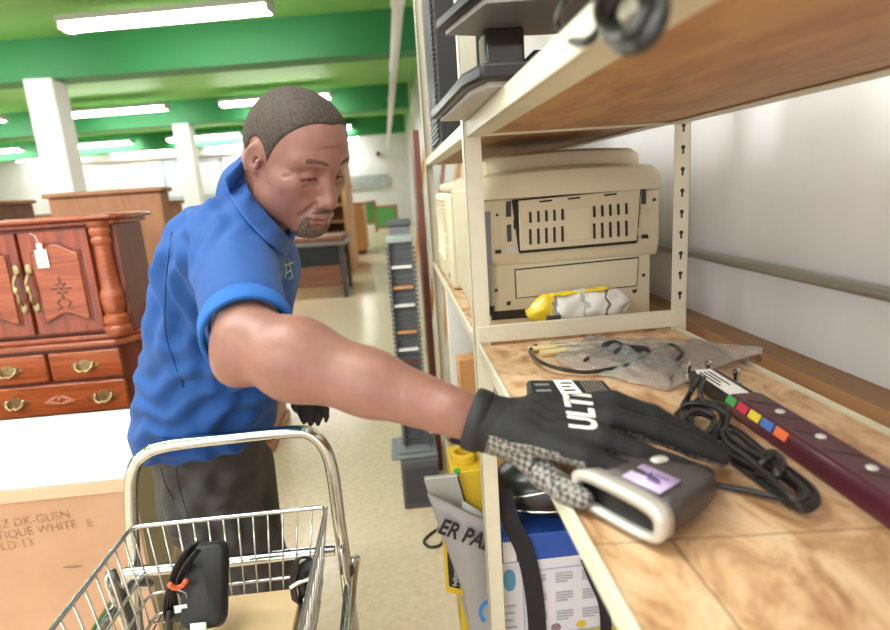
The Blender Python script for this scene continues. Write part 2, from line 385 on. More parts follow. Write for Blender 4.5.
# wooden chest behind the man
oak_ = wood('orange_oak', [(.25, '8d552f'), (.5, 'ac6c3d'), (.78, 'bd7d4b')], (14, 14, 1.2), 2.5, .35, .2)
t = thing('wooden_chest', 'orange-brown wooden chest mostly hidden behind the man, corner at his hip', 'chest', (-.95, 3.4, 0))
m = MB(); m.box(-1.25, -.84, 3.15, 3.65, .12, .86); obj('body', m, oak_, t, bevel=.01)
m = MB(); m.box(-1.27, -.80, 3.11, 3.68, .86, .9); obj('top', m, oak_, t, bevel=.01)
m = MB(); m.box(-1.27, -.81, 3.12, 3.68, 0, .06); m.box(-1.26, -.825, 3.135, 3.665, .06, .14); obj('plinth', m, oak_, t, bevel=.012)
# brown panels behind the armoire
t = thing('wardrobe', 'plain brown wardrobe back rising behind the carved cherry armoire', 'wardrobe', (-1.6, 3.6, 0))
m = MB(); m.box(-1.9, -1.3, 3.4, 3.52, .05, 1.5); obj('body', m, brownw, t, bevel=.008)
m = MB(); m.box(-1.92, -1.28, 3.38, 3.54, 1.5, 1.525); obj('top', m, brownw, t, bevel=.008)
m = MB(); m.box(-1.88, -1.32, 3.41, 3.51, 0, .05); obj('plinth', m, brownd, t)
t = thing('tall_cabinet', 'brown cabinet corner at the left edge above the armoire', 'cabinet', (-3.0, 4.3, 0))
m = MB(); m.box(-3.4, -2.68, 4.0, 4.6, .06, 1.5); obj('body', m, brownd, t, bevel=.01)
m = MB(); m.box(-3.42, -2.66, 3.98, 4.62, 1.5, 1.53); obj('top', m, brownw, t, bevel=.01)
m = MB(); m.box(-3.38, -2.7, 4.02, 4.58, 0, .06); obj('plinth', m, brownd, t)
t = thing('sideboard', 'low dark brown sideboard between the left cabinet and the plain wardrobe', 'sideboard', (-3.6, 6.6, 0))
m = MB(); m.box(-4.3, -3.0, 6.3, 6.9, .1, 1.38); obj('body', m, brownd, t, bevel=.01)
m = MB(); m.box(-4.33, -2.97, 6.27, 6.93, 1.38, 1.42); obj('top', m, brownw, t, bevel=.01)
m = MB(); m.box(-4.25, -3.05, 6.33, 6.87, 0, .1); obj('plinth', m, brownd, t)
t = thing('dresser', 'brown dresser seen just left of the man\'s shoulder', 'dresser', (-2.6, 7.5, 0))
m = MB(); m.box(-3.5, -2.7, 7.2, 7.7, .1, 1.44); obj('body', m, brownw, t, bevel=.01)
m = MB(); m.box(-3.53, -2.67, 7.17, 7.73, 1.44, 1.48); obj('top', m, brownd, t, bevel=.01)
m = MB(); m.box(-3.45, -2.75, 7.22, 7.68, 0, .1); obj('plinth', m, brownd, t)
# boards leaning on the wall down the aisle
for i, (y, zt, x0, dx, w_, mm, lb) in enumerate(((5.6, 2.1, .02, .33, .2, pine, 'pale board leaning by the wall, leftmost of the boards past the shelves'),
      (4.9, 1.95, .16, .3, .16, brownw, 'brown board leaning by the wall, middle of the boards past the shelves'),
      (4.2, 2.0, .22, .3, .14, pine, 'pale narrow board leaning by the wall, nearest of the pale ones past the shelves'))):
    m = MB(); m._add([Vector((x0, y, 0)), Vector((x0+.03, y, 0)), Vector((x0+dx+.03, y, zt)), Vector((x0+dx, y, zt)), Vector((x0, y+w_, 0)), Vector((x0+.03, y+w_, 0)), Vector((x0+dx+.03, y+w_, zt)), Vector((x0+dx, y+w_, zt))],
        [(0,1,2,3), (4,7,6,5), (0,4,5,1), (1,5,6,2), (2,6,7,3), (3,7,4,0)])
    tag(obj('leaning_board', m, mm), lb, 'board', 'boards leaning on the wall')
m = MB(); m.box(.1, .13, 2.72, 3.02, 0, 1.68)
tag(obj('leaning_plank', m, redwd, bevel=.004), 'tall dark red-brown panel standing on edge beside the far shelf post', 'panel')

# ---- cherry armoire
AX = -1.132; AY = 2.4; AXL = -2.0
t = thing('armoire', 'carved cherry wood armoire with twin doors, turned corner column and brass handles', 'armoire', (-1.57, 2.6, 0))
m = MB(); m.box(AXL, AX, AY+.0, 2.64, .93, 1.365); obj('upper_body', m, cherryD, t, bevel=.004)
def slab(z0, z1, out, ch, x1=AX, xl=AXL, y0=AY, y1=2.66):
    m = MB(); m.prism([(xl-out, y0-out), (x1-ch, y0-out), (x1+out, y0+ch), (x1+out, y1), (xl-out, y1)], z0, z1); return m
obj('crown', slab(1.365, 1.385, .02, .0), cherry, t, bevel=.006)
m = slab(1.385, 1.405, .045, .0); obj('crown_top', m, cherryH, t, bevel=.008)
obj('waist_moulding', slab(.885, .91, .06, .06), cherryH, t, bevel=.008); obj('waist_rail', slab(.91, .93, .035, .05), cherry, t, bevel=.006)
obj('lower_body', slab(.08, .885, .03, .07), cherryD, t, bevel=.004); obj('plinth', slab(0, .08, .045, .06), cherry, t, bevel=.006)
# turned column at the near corner with capital and base
prof = [(.052, 0), (.055, .012), (.055, .03), (.045, .04), (.052, .055), (.05, .075), (.038, .085), (.043, .1), (.047, .13), (.047, .17), (.042, .18), (.037, .19), (.036, .26), (.033, .34), (.032, .36), (.04, .37), (.041, .385), (.034, .395), (.041, .405), (.043, .42), (.038, .43), (.048, .442), (.05, .455)]
m = MB(); m.lathe([(r*.93, z) for r, z in prof], (AX-.055, AY-.012, .925), 24); obj('turned_column', m, cherryH, t)
def door(x0, x1):
    z0, z1 = .945, 1.355; w_ = x1-x0
    m = MB(); m.box(x0, x1, AY-.022, AY, z0, z1); d = obj('door', m, cherry, t, bevel=.004)
    # raised arched panel: cathedral outline, two steps
    def arch(ins):
        a, b = x0+ins, x1-ins; n = 14; top = []; bot = []
        for k in range(n+1):
            u = k/n; s = .035*(.5-.5*math.cos(2*math.pi*u))**1.0
            top.append((a+(b-a)*u, z1-ins-.045+s)); bot.append((a+(b-a)*u, z0+ins+.02-.0+.03*(.5-.5*math.cos(2*math.pi*u)) - .01))
        return bot + top[::-1]
    P = Matrix(((1,0,0,0), (0,0,-1,AY-.022), (0,1,0,0), (0,0,0,1)))
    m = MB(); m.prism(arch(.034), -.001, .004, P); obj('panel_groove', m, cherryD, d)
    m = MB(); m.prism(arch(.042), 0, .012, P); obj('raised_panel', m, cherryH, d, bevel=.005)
    cx_ = (x0+x1)/2; m = MB()
    for k in range(8):
        a = k*math.pi/4; r0, r1 = .008, .042 if k % 2 == 0 else .028
        c = Vector((cx_+math.cos(a)*(r0+r1)/2, AY-.034, 1.13+math.sin(a)*(r0+r1)/2*1.25))
        m.ell(c, ((r1-r0)/2, .0025, .006), Matrix.Rotation(-a, 3, 'Y'), 10, 6)
    m.ell((cx_, AY-.034, 1.13), (.008, .003, .008), None, 10, 6)
    for s in (-1, 1): m.tube(catmull([(cx_+s*.01, AY-.0345, 1.09), (cx_+s*.025, AY-.0345, 1.07), (cx_+s*.012, AY-.0345, 1.055), (cx_+s*.03, AY-.0345, 1.045)], 5), .003, 6)
    obj('carving', m, cherryD, d); return d
dR = door(-1.492, -1.235); dL = door(-1.768, -1.505)
for d, xh in ((dR, -1.475), (dL, -1.522)):
    m = MB(); pts = [(xh, AY-.024, 1.07), (xh, AY-.045, 1.09), (xh+.004, AY-.05, 1.12), (xh-.004, AY-.05, 1.15), (xh, AY-.045, 1.18), (xh, AY-.024, 1.2)]
    m.tube(catmull(pts, 6), .007, 8)
    for z in (1.06, 1.21): m.ell((xh, AY-.026, z), (.014, .006, .022), None, 12, 8)
    m.ell((xh, AY-.052, 1.135), (.011, .009, .016), None, 10, 8)
    obj('handle', m, MT['brass'], d)
def drawer(x0, x1, z0, z1, hx):
    m = MB(); m.box(x0, x1, AY-.052, AY-.028, z0, z1); d = obj('drawer', m, cherryH, t, bevel=.006)
    for x in hx:
        zc = (z0+z1)/2; m = MB()
        pl = []
        for k in range(24):
            a = 2*math.pi*k/24; r = 1+.22*math.cos(4*a); pl.append((x+.045*math.cos(a)*r, zc+.02*math.sin(a)*r))
        m.prism(pl, 0, .004, Matrix(((1,0,0,0), (0,0,-1,AY-.052), (0,1,0,0), (0,0,0,1))))
        m.tube(catmull([(x-.032, AY-.058, zc+.006), (x-.03, AY-.07, zc-.008), (x-.012, AY-.076, zc-.02), (x, AY-.077, zc-.016), (x+.012, AY-.076, zc-.02), (x+.03, AY-.07, zc-.008), (x+.032, AY-.058, zc+.006)], 5), .0045, 8)
        for s in (-.032, .032): m.ell((x+s, AY-.058, zc+.006), (.009, .009, .009), None, 10, 8)
        obj('drawer_pull', m, MT['brass'], d)
    return d
drawer(-1.46, -1.185, .755, .872, (-1.325,)); drawer(-1.76, -1.475, .755, .872, (-1.62,)); d = drawer(-1.76, -1.185, .615, .742, (-1.275, -1.62)); drawer(-1.76, -1.185, .44, .6, (-1.275, -1.62))
m = MB()
for s, a in ((-1, .5), (1, .5), (-1, -.2), (1, -.2)): m.ell((-1.45+s*.03, AY-.053, .68-(0 if a > 0 else .014)), (.032, .003, .007), Matrix.Rotation(s*a, 3, 'Y'), 10, 6)
m.ell((-1.45, AY-.054, .68), (.009, .004, .009), None, 10, 6)
obj('carved_leaf', m, mat('rubbed_cherry', 'b5745a', .5), d)
t.location.x += .022
# hanging price tag
m = MB(); m.box(-1.408, -1.364, AY-.04, AY-.0385, 1.215, 1.285); m.box(-1.396, -1.376, AY-.04, AY-.0385, 1.285, 1.31)
m.tube([(-1.386, AY-.039, 1.308), (-1.40, AY-.03, 1.34), (-1.42, AY-.026, 1.352)], .001, 5)
tag(obj('price_tag', m, MT['paper']), 'white paper price tag hanging on the right armoire door', 'tag')

# ---- large furniture carton with white top
BX1 = -.742
t = thing('furniture_carton', 'large kraft carton with white lid and faded stencilled words, in front of the armoire', 'box', (-1.4, 1.68, 0))
kraftf = mat('kraft_front', 'c79e80', .75, c2='bb9172', nscale=2.5)
m = MB(); m.box(-2.2, BX1, 1.43, 1.91, 0, .735); obj('carton_body', m, [kraftf], t, bevel=.004)
m = MB(); m.box(BX1, BX1+.003, 1.435, 1.905, 0, .735); obj('side_panel', m, mat('olive_card', 'b0a583', .75), t)
m = MB(); m._add([Vector((BX1+.0035, 1.44, .30)), Vector((BX1+.0035, 1.44, .315)), Vector((BX1+.0035, 1.9, .655)), Vector((BX1+.0035, 1.9, .63))], [(0,1,2,3)]); obj('tape_strip', m, mat('pale_tape', 'd2c8a8', .5), t)
m = MB(); m.box(-2.2, BX1+.004, 1.424, 1.43, .706, .741); obj('lid_flap', m, mat('kraft_flap', 'd8b295', .75), t, bevel=.002)
m = MB(); m.box(-2.21, BX1+.006, 1.425, 1.93, .741, .756); obj('white_lid', m, mat('white_card_top', 'f1ece6', .7), t, bevel=.003)
FM = Matrix(((1,0,0,0), (0,0,-1,1.4285), (0,1,0,0), (0,0,0,1)))
stencil = mat('faded_stencil_ink', '92684c', .8, c2='b58a6b', nscale=55)
for s, x, z in (('OSSZ DK-GUSN', -1.135, .633), ('ANTIQUE WHITE', -1.145, .602), ('E', -.872, .615), ('GOLD-13', -1.145, .57)):
    m = MB(); m.text(s, .034, Matrix.Translation((0, 0, 0)) @ FM @ Matrix.Translation((x, z, 0)) @ Matrix.Rotation(.06, 4, 'Z') @ Matrix.Scale(.95, 4, (1,0,0))); obj('lettering', m, stencil, t, smooth=False)
m = MB(); m.ell((-.93, 1.4295, .505), (.026, .001, .004), Matrix.Rotation(.05, 3, 'Y'), 12, 6); obj('scuff', m, mat('torn_card', '8f6a50', .9), t)

# ---- CD tower on a dark grey box
t = thing('subwoofer_box', 'dark grey carpeted box on the floor under the disc tower', 'box', (.02, 2.5, 0))
m = MB(); m.box(-.075, .095, 2.38, 2.66, .0, .235); obj('body', m, mat('dark_grey_carpet', '5b5a5e', .9, noise=.12, nscale=160), t, bevel=.006)
m = MB(); m.box(-.06, .08, 2.375, 2.38, .03, .2); obj('front_grille', m, mat('grille_cloth', '4a494d', .9, noise=.1, nscale=200), t)
t = thing('disc_tower', 'tall grey slotted plastic disc tower standing on the dark grey box', 'rack', (0, 2.5, .235))
gp = mat('grey_tower_plastic', '7b7f83', .45)
m = MB(); m.box(-.115, .095, 2.40, 2.62, .235, .25); m.box(-.085, .07, 2.43, 2.6, .25, .262); obj('base_plate', m, gp, t, bevel=.005)
m = MB(); m.box(-.052, -.046, 2.47, 2.6, .262, 1.2); m.box(.05, .056, 2.47, 2.6, .262, 1.2); m.box(-.052, .056, 2.595, 2.601, .262, 1.2); m.box(-.047, .051, 2.498, 2.502, .262, 1.2)
obj('frame', m, mat('tower_shell', '74787b', .5), t)
m = MB()
for k in range(44):
    z = .28+.0207*k; m.box(-.048, .052, 2.485, 2.597, z, z+.004); m.box(-.06, -.046, 2.462, 2.475, z, z+.012); m.box(.05, .064, 2.462, 2.475, z, z+.012)
obj('slots', m, mat('grey_tower_ribs', '5f6367', .5), t)
m = MB(); m.box(-.056, .06, 2.462, 2.605, 1.2, 1.228); obj('cap', m, mat('tower_cap', '9aa5a3', .4), t, bevel=.006)
for k, z in enumerate((1.09, 1.0, .92, .8, .72, .66)):
    m = MB(); m.box(-.042, .046, 2.472, 2.497, z, z+.011)
    tag(obj('disc_case', m, [MT['paper'], pine, MT['white'], pine, MT['paper'], redwd][k]), ['white disc case, topmost in the grey tower', 'tan disc case, second from top in the grey tower', 'white disc case, third from top in the grey tower', 'tan disc case, fourth from top in the grey tower', 'white disc case, fifth from top in the grey tower', 'red-brown disc case, lowest in the grey tower'][k], 'disc case', 'disc cases in the tower')
t = thing('tower_back', 'second grey tower top standing just behind the slotted disc tower', 'rack', (.0, 3.14, 0))
m = MB(); m.box(-.05, .06, 3.08, 3.2, .02, 1.235); obj('body', m, gp, t, bevel=.006)
m = MB(); m.box(-.06, .07, 3.07, 3.21, 1.235, 1.265); obj('cap', m, mat('tower_cap_dark', '5f6668', .4), t, bevel=.006)
m = MB(); m.box(-.06, .07, 3.07, 3.21, 0, .02); obj('base', m, gp, t)
# ================================================================ shelving
SX0, SX1, SY, SZ, UZ = .14, .54, 1.085, 1.112, 1.507     # front, back, far end of the near bay, lower board top, upper board underside
YN, YF = -.75, 2.45
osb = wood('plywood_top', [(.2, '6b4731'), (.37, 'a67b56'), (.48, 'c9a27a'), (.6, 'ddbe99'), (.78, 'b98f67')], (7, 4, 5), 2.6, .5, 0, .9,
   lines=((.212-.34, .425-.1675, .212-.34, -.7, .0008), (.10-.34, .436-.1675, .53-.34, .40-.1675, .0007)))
cream = MT['cream']; slotm = MT['slot']
# cream steel with a column of keyhole slots down the middle of the flange (x about .018 from the corner)
creams = MT['cream'].copy(); creams.name = 'cream_slotted_steel'; nt = creams.node_tree; bs = nt.nodes['Principled BSDF']
def mth(op, a, b=None):
    q = nt.nodes.new('ShaderNodeMath'); q.operation = op
    for i, v in enumerate((a, b)):
        if isinstance(v, (int, float)): q.inputs[i].default_value = v
        elif v is not None: nt.links.new(v, q.inputs[i])
    return q.outputs[0]
tc = nt.nodes.new('ShaderNodeTexCoord'); sp = nt.nodes.new('ShaderNodeSeparateXYZ'); nt.links.new(tc.outputs['Object'], sp.inputs[0])
zz = mth('SUBTRACT', mth('MODULO', sp.outputs[2], .04), .02); ax_ = mth('SUBTRACT', mth('ABSOLUTE', sp.outputs[0]), .015)
circ = mth('LESS_THAN', mth('ADD', mth('MULTIPLY', ax_, ax_), mth('MULTIPLY', mth('SUBTRACT', zz, .003), mth('SUBTRACT', zz, .003))), .0042**2)
bar = mth('MULTIPLY', mth('LESS_THAN', mth('ABSOLUTE', ax_), .0021), mth('MULTIPLY', mth('LESS_THAN', zz, .002), mth('GREATER_THAN', zz, -.009)))
old = bs.inputs[0].links[0].from_socket; mx = nt.nodes.new('ShaderNodeMix'); mx.data_type = 'RGBA'
nt.links.new(mth('MAXIMUM', circ, bar), mx.inputs[0]); nt.links.new(old, mx.inputs[6]); mx.inputs[7].default_value = lin('221f1b'); nt.links.new(mx.outputs[2], bs.inputs[0])
def post(x, y, sx, sy, z1, label, slots=False):
    """angle-iron upright: one flange along x, one along y"""
    t = thing('shelf_post', label, 'post', (x, y, 0))
    m = MB(); w_ = .032; th = .0022
    xa, xb = sorted((x, x+sx*w_)); ya, yb = sorted((y, y+sy*w_))
    m.box(xa, xb, *sorted((y, y+sy*th)), 0, z1); m.box(*sorted((x, x+sx*th)), ya, yb, 0, z1)
    obj('upright', m, creams if slots else cream, t, bevel=.0008)
    m = MB(); m.box(xa-.004, xb+.004, ya-.004, yb+.004, 0, .006); obj('foot', m, MT['dgrey'], t)
post(SX0-.008, SY, 1, 1, 2.4, 'cream steel shelf post in front of the man\'s gloved wrist')
post(SX1+.022, SY, -1, 1, 2.4, 'cream slotted steel post at the wall side of the printer, keyholes down its face', True)
post(SX0-.008, YF, 1, -1, 2.6, 'far cream shelf post rising past the dark vented tower')
post(SX1+.022, YF, -1, -1, 2.6, 'far wall-side shelf post mostly hidden behind the printer')
def shelf(name, label, z, mat_, y0, y1, lip):
    """plywood board on angle-iron beams; z = board underside"""
    t = thing(name, label, 'shelf', ((SX0+SX1)/2, (y0+y1)/2, z))
    m = MB(); m.box(SX0+.006, SX1-.004, y0+.004, y1-.004, z+.002, z+.016); obj('board', m, mat_, t)
    m = MB(); m.box(SX0-.003, SX0+.0035, y0, y1, z-.002, z+lip); m.box(SX0+.0, SX0+.036, y0, y1, z-.002, z+.001); obj('front_beam', m, cream, t, bevel=.0012)
    m = MB(); m.box(SX1-.002, SX1+.003, y0, y1, z-.002, z+lip); m.box(SX1-.03, SX1, y0, y1, z-.002, z+.001); obj('back_beam', m, cream, t, bevel=.001)
    for y in ((y0, y1)):
        m = MB(); m.box(SX0, SX1+.02, y-.0025, y+.0025, z+(.022 if z < 1.3 else -.002), z+(.055 if z < 1.3 else .026)); obj('end_beam', m, cream, t, bevel=.001)
    return t
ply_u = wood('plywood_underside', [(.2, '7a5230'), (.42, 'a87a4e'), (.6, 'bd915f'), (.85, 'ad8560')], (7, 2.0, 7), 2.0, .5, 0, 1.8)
shelf('lower_shelf', 'plywood topped lower shelf in front, the gloved hand reaches over it', SZ-.018, osb, YN, SY, .022)
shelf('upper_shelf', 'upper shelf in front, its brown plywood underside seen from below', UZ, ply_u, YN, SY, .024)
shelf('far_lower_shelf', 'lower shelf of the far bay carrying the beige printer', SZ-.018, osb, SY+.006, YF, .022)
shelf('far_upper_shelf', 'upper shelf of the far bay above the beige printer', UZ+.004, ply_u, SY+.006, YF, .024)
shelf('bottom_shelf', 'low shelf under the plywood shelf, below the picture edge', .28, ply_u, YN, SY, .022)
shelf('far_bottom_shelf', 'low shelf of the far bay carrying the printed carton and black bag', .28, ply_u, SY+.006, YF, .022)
# ================================================================ things on the shelves
def face(m, pts, Y, d, mi=0, back=0.0):
    """polygon seen at these pixels, standing in the plane Y, d thick towards the viewer"""
    a = [atY(x, y, Y) for x, y in pts]; n = len(a)
    v = [p + Vector((0, back, 0)) for p in a] + [p - Vector((0, d, 0)) for p in a]
    return m._add(v, [tuple(range(n)), tuple(range(2*n-1, n-1, -1))] + [(i, (i+1) % n, n+(i+1) % n, n+i) for i in range(n)], mi)
def c8(pts): return [(420+x/2.864, 130+y/2.864) for x, y in pts]
BG, BG2 = MT['beige'], MT['beige2']
# ---- big beige printer in the far bay
Y0 = 1.2
t = thing('laser_printer', 'large beige laser printer with slotted front panel on the far shelf', 'printer', (.36, 1.42, SZ))
m = MB(); m.box(.176, .543, Y0+.012, 1.62, SZ, 1.27); obj('lower_body', m, BG, t, bevel=.004)
m = MB(); m.prism([(Y0+.012, 1.245), (Y0, 1.27), (Y0, 1.388), (1.64, 1.395), (1.64, 1.245)], .163, .557, Matrix(((0,0,1,0), (1,0,0,0), (0,1,0,0), (0,0,0,1)))); obj('middle_body', m, BG, t, bevel=.005)
def hood(x0, x1, y0, z0, z1, y1, bow, zb):
    m = MB(); rr = []
    for i in range(21):
        u = i/20; x = x0+(x1-x0)*u; s = math.sin(math.pi*u)**.6; rnd = min(1, min(u, 1-u)/.05)**.5
        zt = z0+.01+(z1-z0-.01)*(.72+.28*s)*(.85+.15*rnd); yf = y0-bow*s+.012*(1-rnd)
        rr.append([(x, yf, z0), (x, yf-.002, z0+(zt-z0)*.5), (x, yf+.006, z0+(zt-z0)*.85), (x, yf+.022, zt), (x, y1-.03, zt+zb), (x, y1, zt-.01), (x, y1, z0)])
    m.rings(rr, True); return m
obj('hood', hood(.158, .562, Y0-.004, 1.388, 1.447, 1.64, .012, .004), BG, t)
obj('paper_output', hood(.2, .54, Y0+.06, 1.44, 1.482, 1.62, .01, .004), BG, t)
m = MB(); face(m, c8([(262, 200), (632, 163), (622, 322), (283, 352)]), Y0, .002); obj('panel_gap', m, MT['slot'], t)
m = MB(); face(m, c8([(280, 203), (627, 168), (617, 316), (286, 345)]), Y0, .009); pn = obj('vent_panel', m, BG2, t, bevel=.002)
def fpart(name, pts, Y, d, mm, par): 
    m = MB(); face(m, c8(pts), Y, d); return obj(name, m, mm, par)
for x0 in (312, 495):
    for k in range(5):
        x = x0 + 23*k; dy = -.09*(x-312)
        for a, b in ((234, 266), (284, 328)): fpart('vent_slot', [(x, a+dy), (x+7, a+dy), (x+8, b+dy), (x+1, b+dy)], Y0-.009, .0012, MT['slot'], pn)
fpart('blank_badge', [(418, 228), (486, 222), (482, 308), (420, 313)], Y0-.009, .002, BG, pn)
for x in (342, 423, 527): fpart('latch_slot', [(x, 203-.1*(x-342)), (x+36, 199-.1*(x-342)), (x+36, 204-.1*(x-342)), (x, 208-.1*(x-342))], Y0-.009, .0012, MT['slot'], pn)
m = MB()
obj('hinge_rail', face(m, c8([(286, 347), (616, 318), (616, 324), (286, 353)]), Y0-.004, .004), MT['slot'], t)
for nm, q, mm in (('hinge_recess', [(246, 205), (260, 204), (260, 248), (246, 249)], MT['dgrey']), ('hinge_recess', [(634, 166), (646, 165), (646, 212), (634, 213)], MT['dgrey']),
      ('side_clip', [(248, 272), (260, 270), (262, 318), (250, 320)], MT['dgrey']), ('side_clip', [(268, 255), (278, 254), (278, 282), (268, 283)], MT['slot']),
      ('catch', [(252, 334), (276, 332), (276, 352), (252, 354)], MT['silver']), ('catch', [(630, 222), (650, 220), (656, 236), (632, 242)], BG2),
      ('catch', [(622, 280), (634, 279), (634, 300), (622, 301)], BG2), ('port', [(215, 344), (232, 343), (232, 353), (215, 354)], MT['slot']), ('port', [(634, 300), (652, 299), (652, 310), (634, 311)], MT['slot']),
      ('screw', [(217, 240), (224, 239), (224, 246), (217, 247)], MT['dgrey']), ('screw', [(666, 196), (674, 195), (674, 203), (666, 204)], MT['dgrey'])):
    fpart(nm, q, Y0, .003, mm, t)
fpart('lower_panel_gap', [(270, 399), (626, 363), (621, 447), (274, 483)], Y0+.012, .0015, MT['slot'], t)
fpart('lower_panel', [(273, 402), (623, 367), (618, 444), (277, 480)], Y0+.012, .004, BG, t)
for q in ([(214, 455), (222, 454), (222, 462), (214, 463)], [(248, 492), (260, 490), (258, 500), (249, 502)], [(636, 412), (643, 411), (643, 419), (636, 420)], [(608, 458), (620, 455), (618, 465), (609, 467)]): fpart('screw', q, Y0+.012, .003, MT['slot'], t)
fpart('power_inlet', [(190, 505), (212, 503), (212, 530), (190, 532)], Y0+.01, .004, MT['black'], t)
fpart('side_bracket', [(178, 234), (200, 232), (206, 500), (190, 505)], Y0+.003, .005, MT['grey'], t)
fpart('tray_gap', [(205, 520), (520, 495), (520, 520), (205, 545)], Y0+.012, .002, MT['slot'], t)
m = MB(); m.box(.157, .166, 1.26, 1.62, 1.15, 1.41); sp = obj('side_cover', m, BG, t, bevel=.006)
t = thing('beige_copier', 'second beige office machine with louvred side, behind the printer past the post', 'printer', (.33, 2.0, SZ))
m = MB(); m.box(.15, .5, 1.72, 2.2, SZ, 1.40); obj('case', m, BG, t, bevel=.012)
m = MB(); m.box(.165, .49, 1.74, 2.18, 1.40, 1.432); obj('top_cover', m, BG2, t, bevel=.012)
for k in range(16):
    z = 1.19+.0125*k; m = MB(); m.prism([(.15, z), (.142, z+.0015), (.15, z+.007)], 1.8+.004*abs(k-7), 2.12, Matrix(((1,0,0,0), (0,0,1,0), (0,1,0,0), (0,0,0,1)))); obj('louvre', m, BG2, t)
m = MB(); m.box(.1485, .15, 1.78, 1.80, 1.14, 1.155); obj('socket', m, MT['slot'], t)
# ---- yellow and white soft packet before the printer
t = thing('wipes_packet', 'crumpled yellow and white plastic packet lying in front of the beige printer', 'packet', (.35, 1.145, SZ))
A, B = atY(527, 322, 1.14), atY(630, 308, 1.14)
def packet(u, v):
    e = max(abs(2*u-1)**5, 0); c = math.cos(math.pi*(v-.5)*2)
    th = .032*(1-e)**.5
    a = 2*math.pi*v
    x = A.x+(B.x-A.x)*u; z = SZ+.042+.036*math.sin(a)*(1-.85*e) + .0035*math.sin(17*u+5*math.sin(a)) + .006*u
    y = 1.146+.024*math.cos(a)*(1-.7*e) + .003*math.sin(23*u+3*a)
    return (x, y, z)
pk = mat('packet_print', 'e9e6dc', .25); nt = pk.node_tree; bs = nt.nodes['Principled BSDF']
tc = nt.nodes.new('ShaderNodeTexCoord'); sx = nt.nodes.new('ShaderNodeSeparateXYZ'); nt.links.new(tc.outputs['Object'], sx.inputs[0])
nz = nt.nodes.new('ShaderNodeTexNoise'); nz.inputs['Scale'].default_value = 26; nt.links.new(tc.outputs['Object'], nz.inputs[0])
mx1 = nt.nodes.new('ShaderNodeMath'); mx1.operation = 'MULTIPLY_ADD'; nt.links.new(nz.outputs[0], mx1.inputs[0]); mx1.inputs[1].default_value = .08; nt.links.new(sx.outputs[0], mx1.inputs[2])
rp = nt.nodes.new('ShaderNodeValToRGB'); rp.color_ramp.interpolation = 'CONSTANT'; mr = nt.nodes.new('ShaderNodeMapRange'); mr.inputs[1].default_value = -.1; mr.inputs[2].default_value = .14; nt.links.new(mx1.outputs[0], mr.inputs[0]); nt.links.new(mr.outputs[0], rp.inputs[0])
for i, (p, c) in enumerate(((0, 'e6c832'), (.36, '8a8a86'), (.42, 'e4e2da'), (.62, 'b9b8b3'), (.66, 'e6e4dd'), (.84, '6d6c68'), (.88, 'dddad2'))):
    e = rp.color_ramp.elements[i] if i < 2 else rp.color_ramp.elements.new(p); e.position = p; e.color = lin(c)
nt.links.new(rp.outputs[0], bs.inputs[0])
m = MB(); m.grid(packet, 44, 24); obj('packet_body', m, pk, t, smooth=True)
m = MB(); m.grid(lambda u, v: (.30+.12*u, 1.1455+.014*(2*v-1), SZ+.080+.0015*math.sin(20*u+4*v)+.006*u-.004*(2*v-1)**2), 14, 4); obj('yellow_band', m, mat('packet_yellow', 'e9cf2e', .3), t, smooth=True, solid=.001)
m = MB(); m.grid(lambda u, v: (A.x+.035+.03*u, 1.118-.002*math.sin(3*u), SZ+.018+.022*v), 4, 4); obj('dark_mark', m, MT['dgrey'], t, smooth=True, solid=.0008)

# ---- black modem lying under the glove
mz = SZ-.002+.0
q = [atZ(526, 379, SZ+.03), atZ(604, 379, SZ+.03), atZ(640, 418, SZ+.03), atZ(535, 430, SZ+.03)]
def slab_from(q, z0, z1, shrink=0.0):
    c = sum((Vector((p.x, p.y, 0)) for p in q), Vector())/4; m = MB()
    m.prism([((p.x-c.x)*(1-shrink)+c.x, (p.y-c.y)*(1-shrink)+c.y) for p in q], z0, z1); return m
cq = sum(q, Vector())/4
t = thing('modem', 'flat black modem with vent lines and white label under the gloved hand', 'modem', (cq.x, cq.y, SZ))
obj('body', slab_from(q, SZ, SZ+.03), MT['blackm'], t, bevel=.006)
def onq(u, v, dz=0): 
    p = q[3].lerp(q[0], v).lerp(q[2].lerp(q[1], v), u); return Vector((p.x, p.y, SZ+.0305+dz))
m = MB(); m.quad(onq(.38, .6), onq(.62, .6), onq(.58, .97), onq(.34, .97)); lb = obj('white_label', m, MT['paper'], t)
for k in range(3):
    m = MB(); v = .68+.09*k; m.quad(onq(.42, v, .0004), onq(.56-.04*(k % 2), v, .0004), onq(.56-.04*(k % 2), v+.035, .0004), onq(.42, v+.035, .0004)); obj('label_print', m, MT['dgrey'], lb)
ln = mat('vent_line', '8d8878', .6)
for k in range(7):
    m = MB(); u = .68+.038*k; m.quad(onq(u, .5), onq(u+.014, .5), onq(u+.006, .95), onq(u-.008, .95)); obj('vent_line', m, ln, t)
for k in range(3):
    m = MB(); v = .55+.14*k; m.quad(onq(.1, v), onq(.28, v), onq(.27, v+.05), onq(.09, v+.05)); obj('rating_text', m, MT['grey'], t)

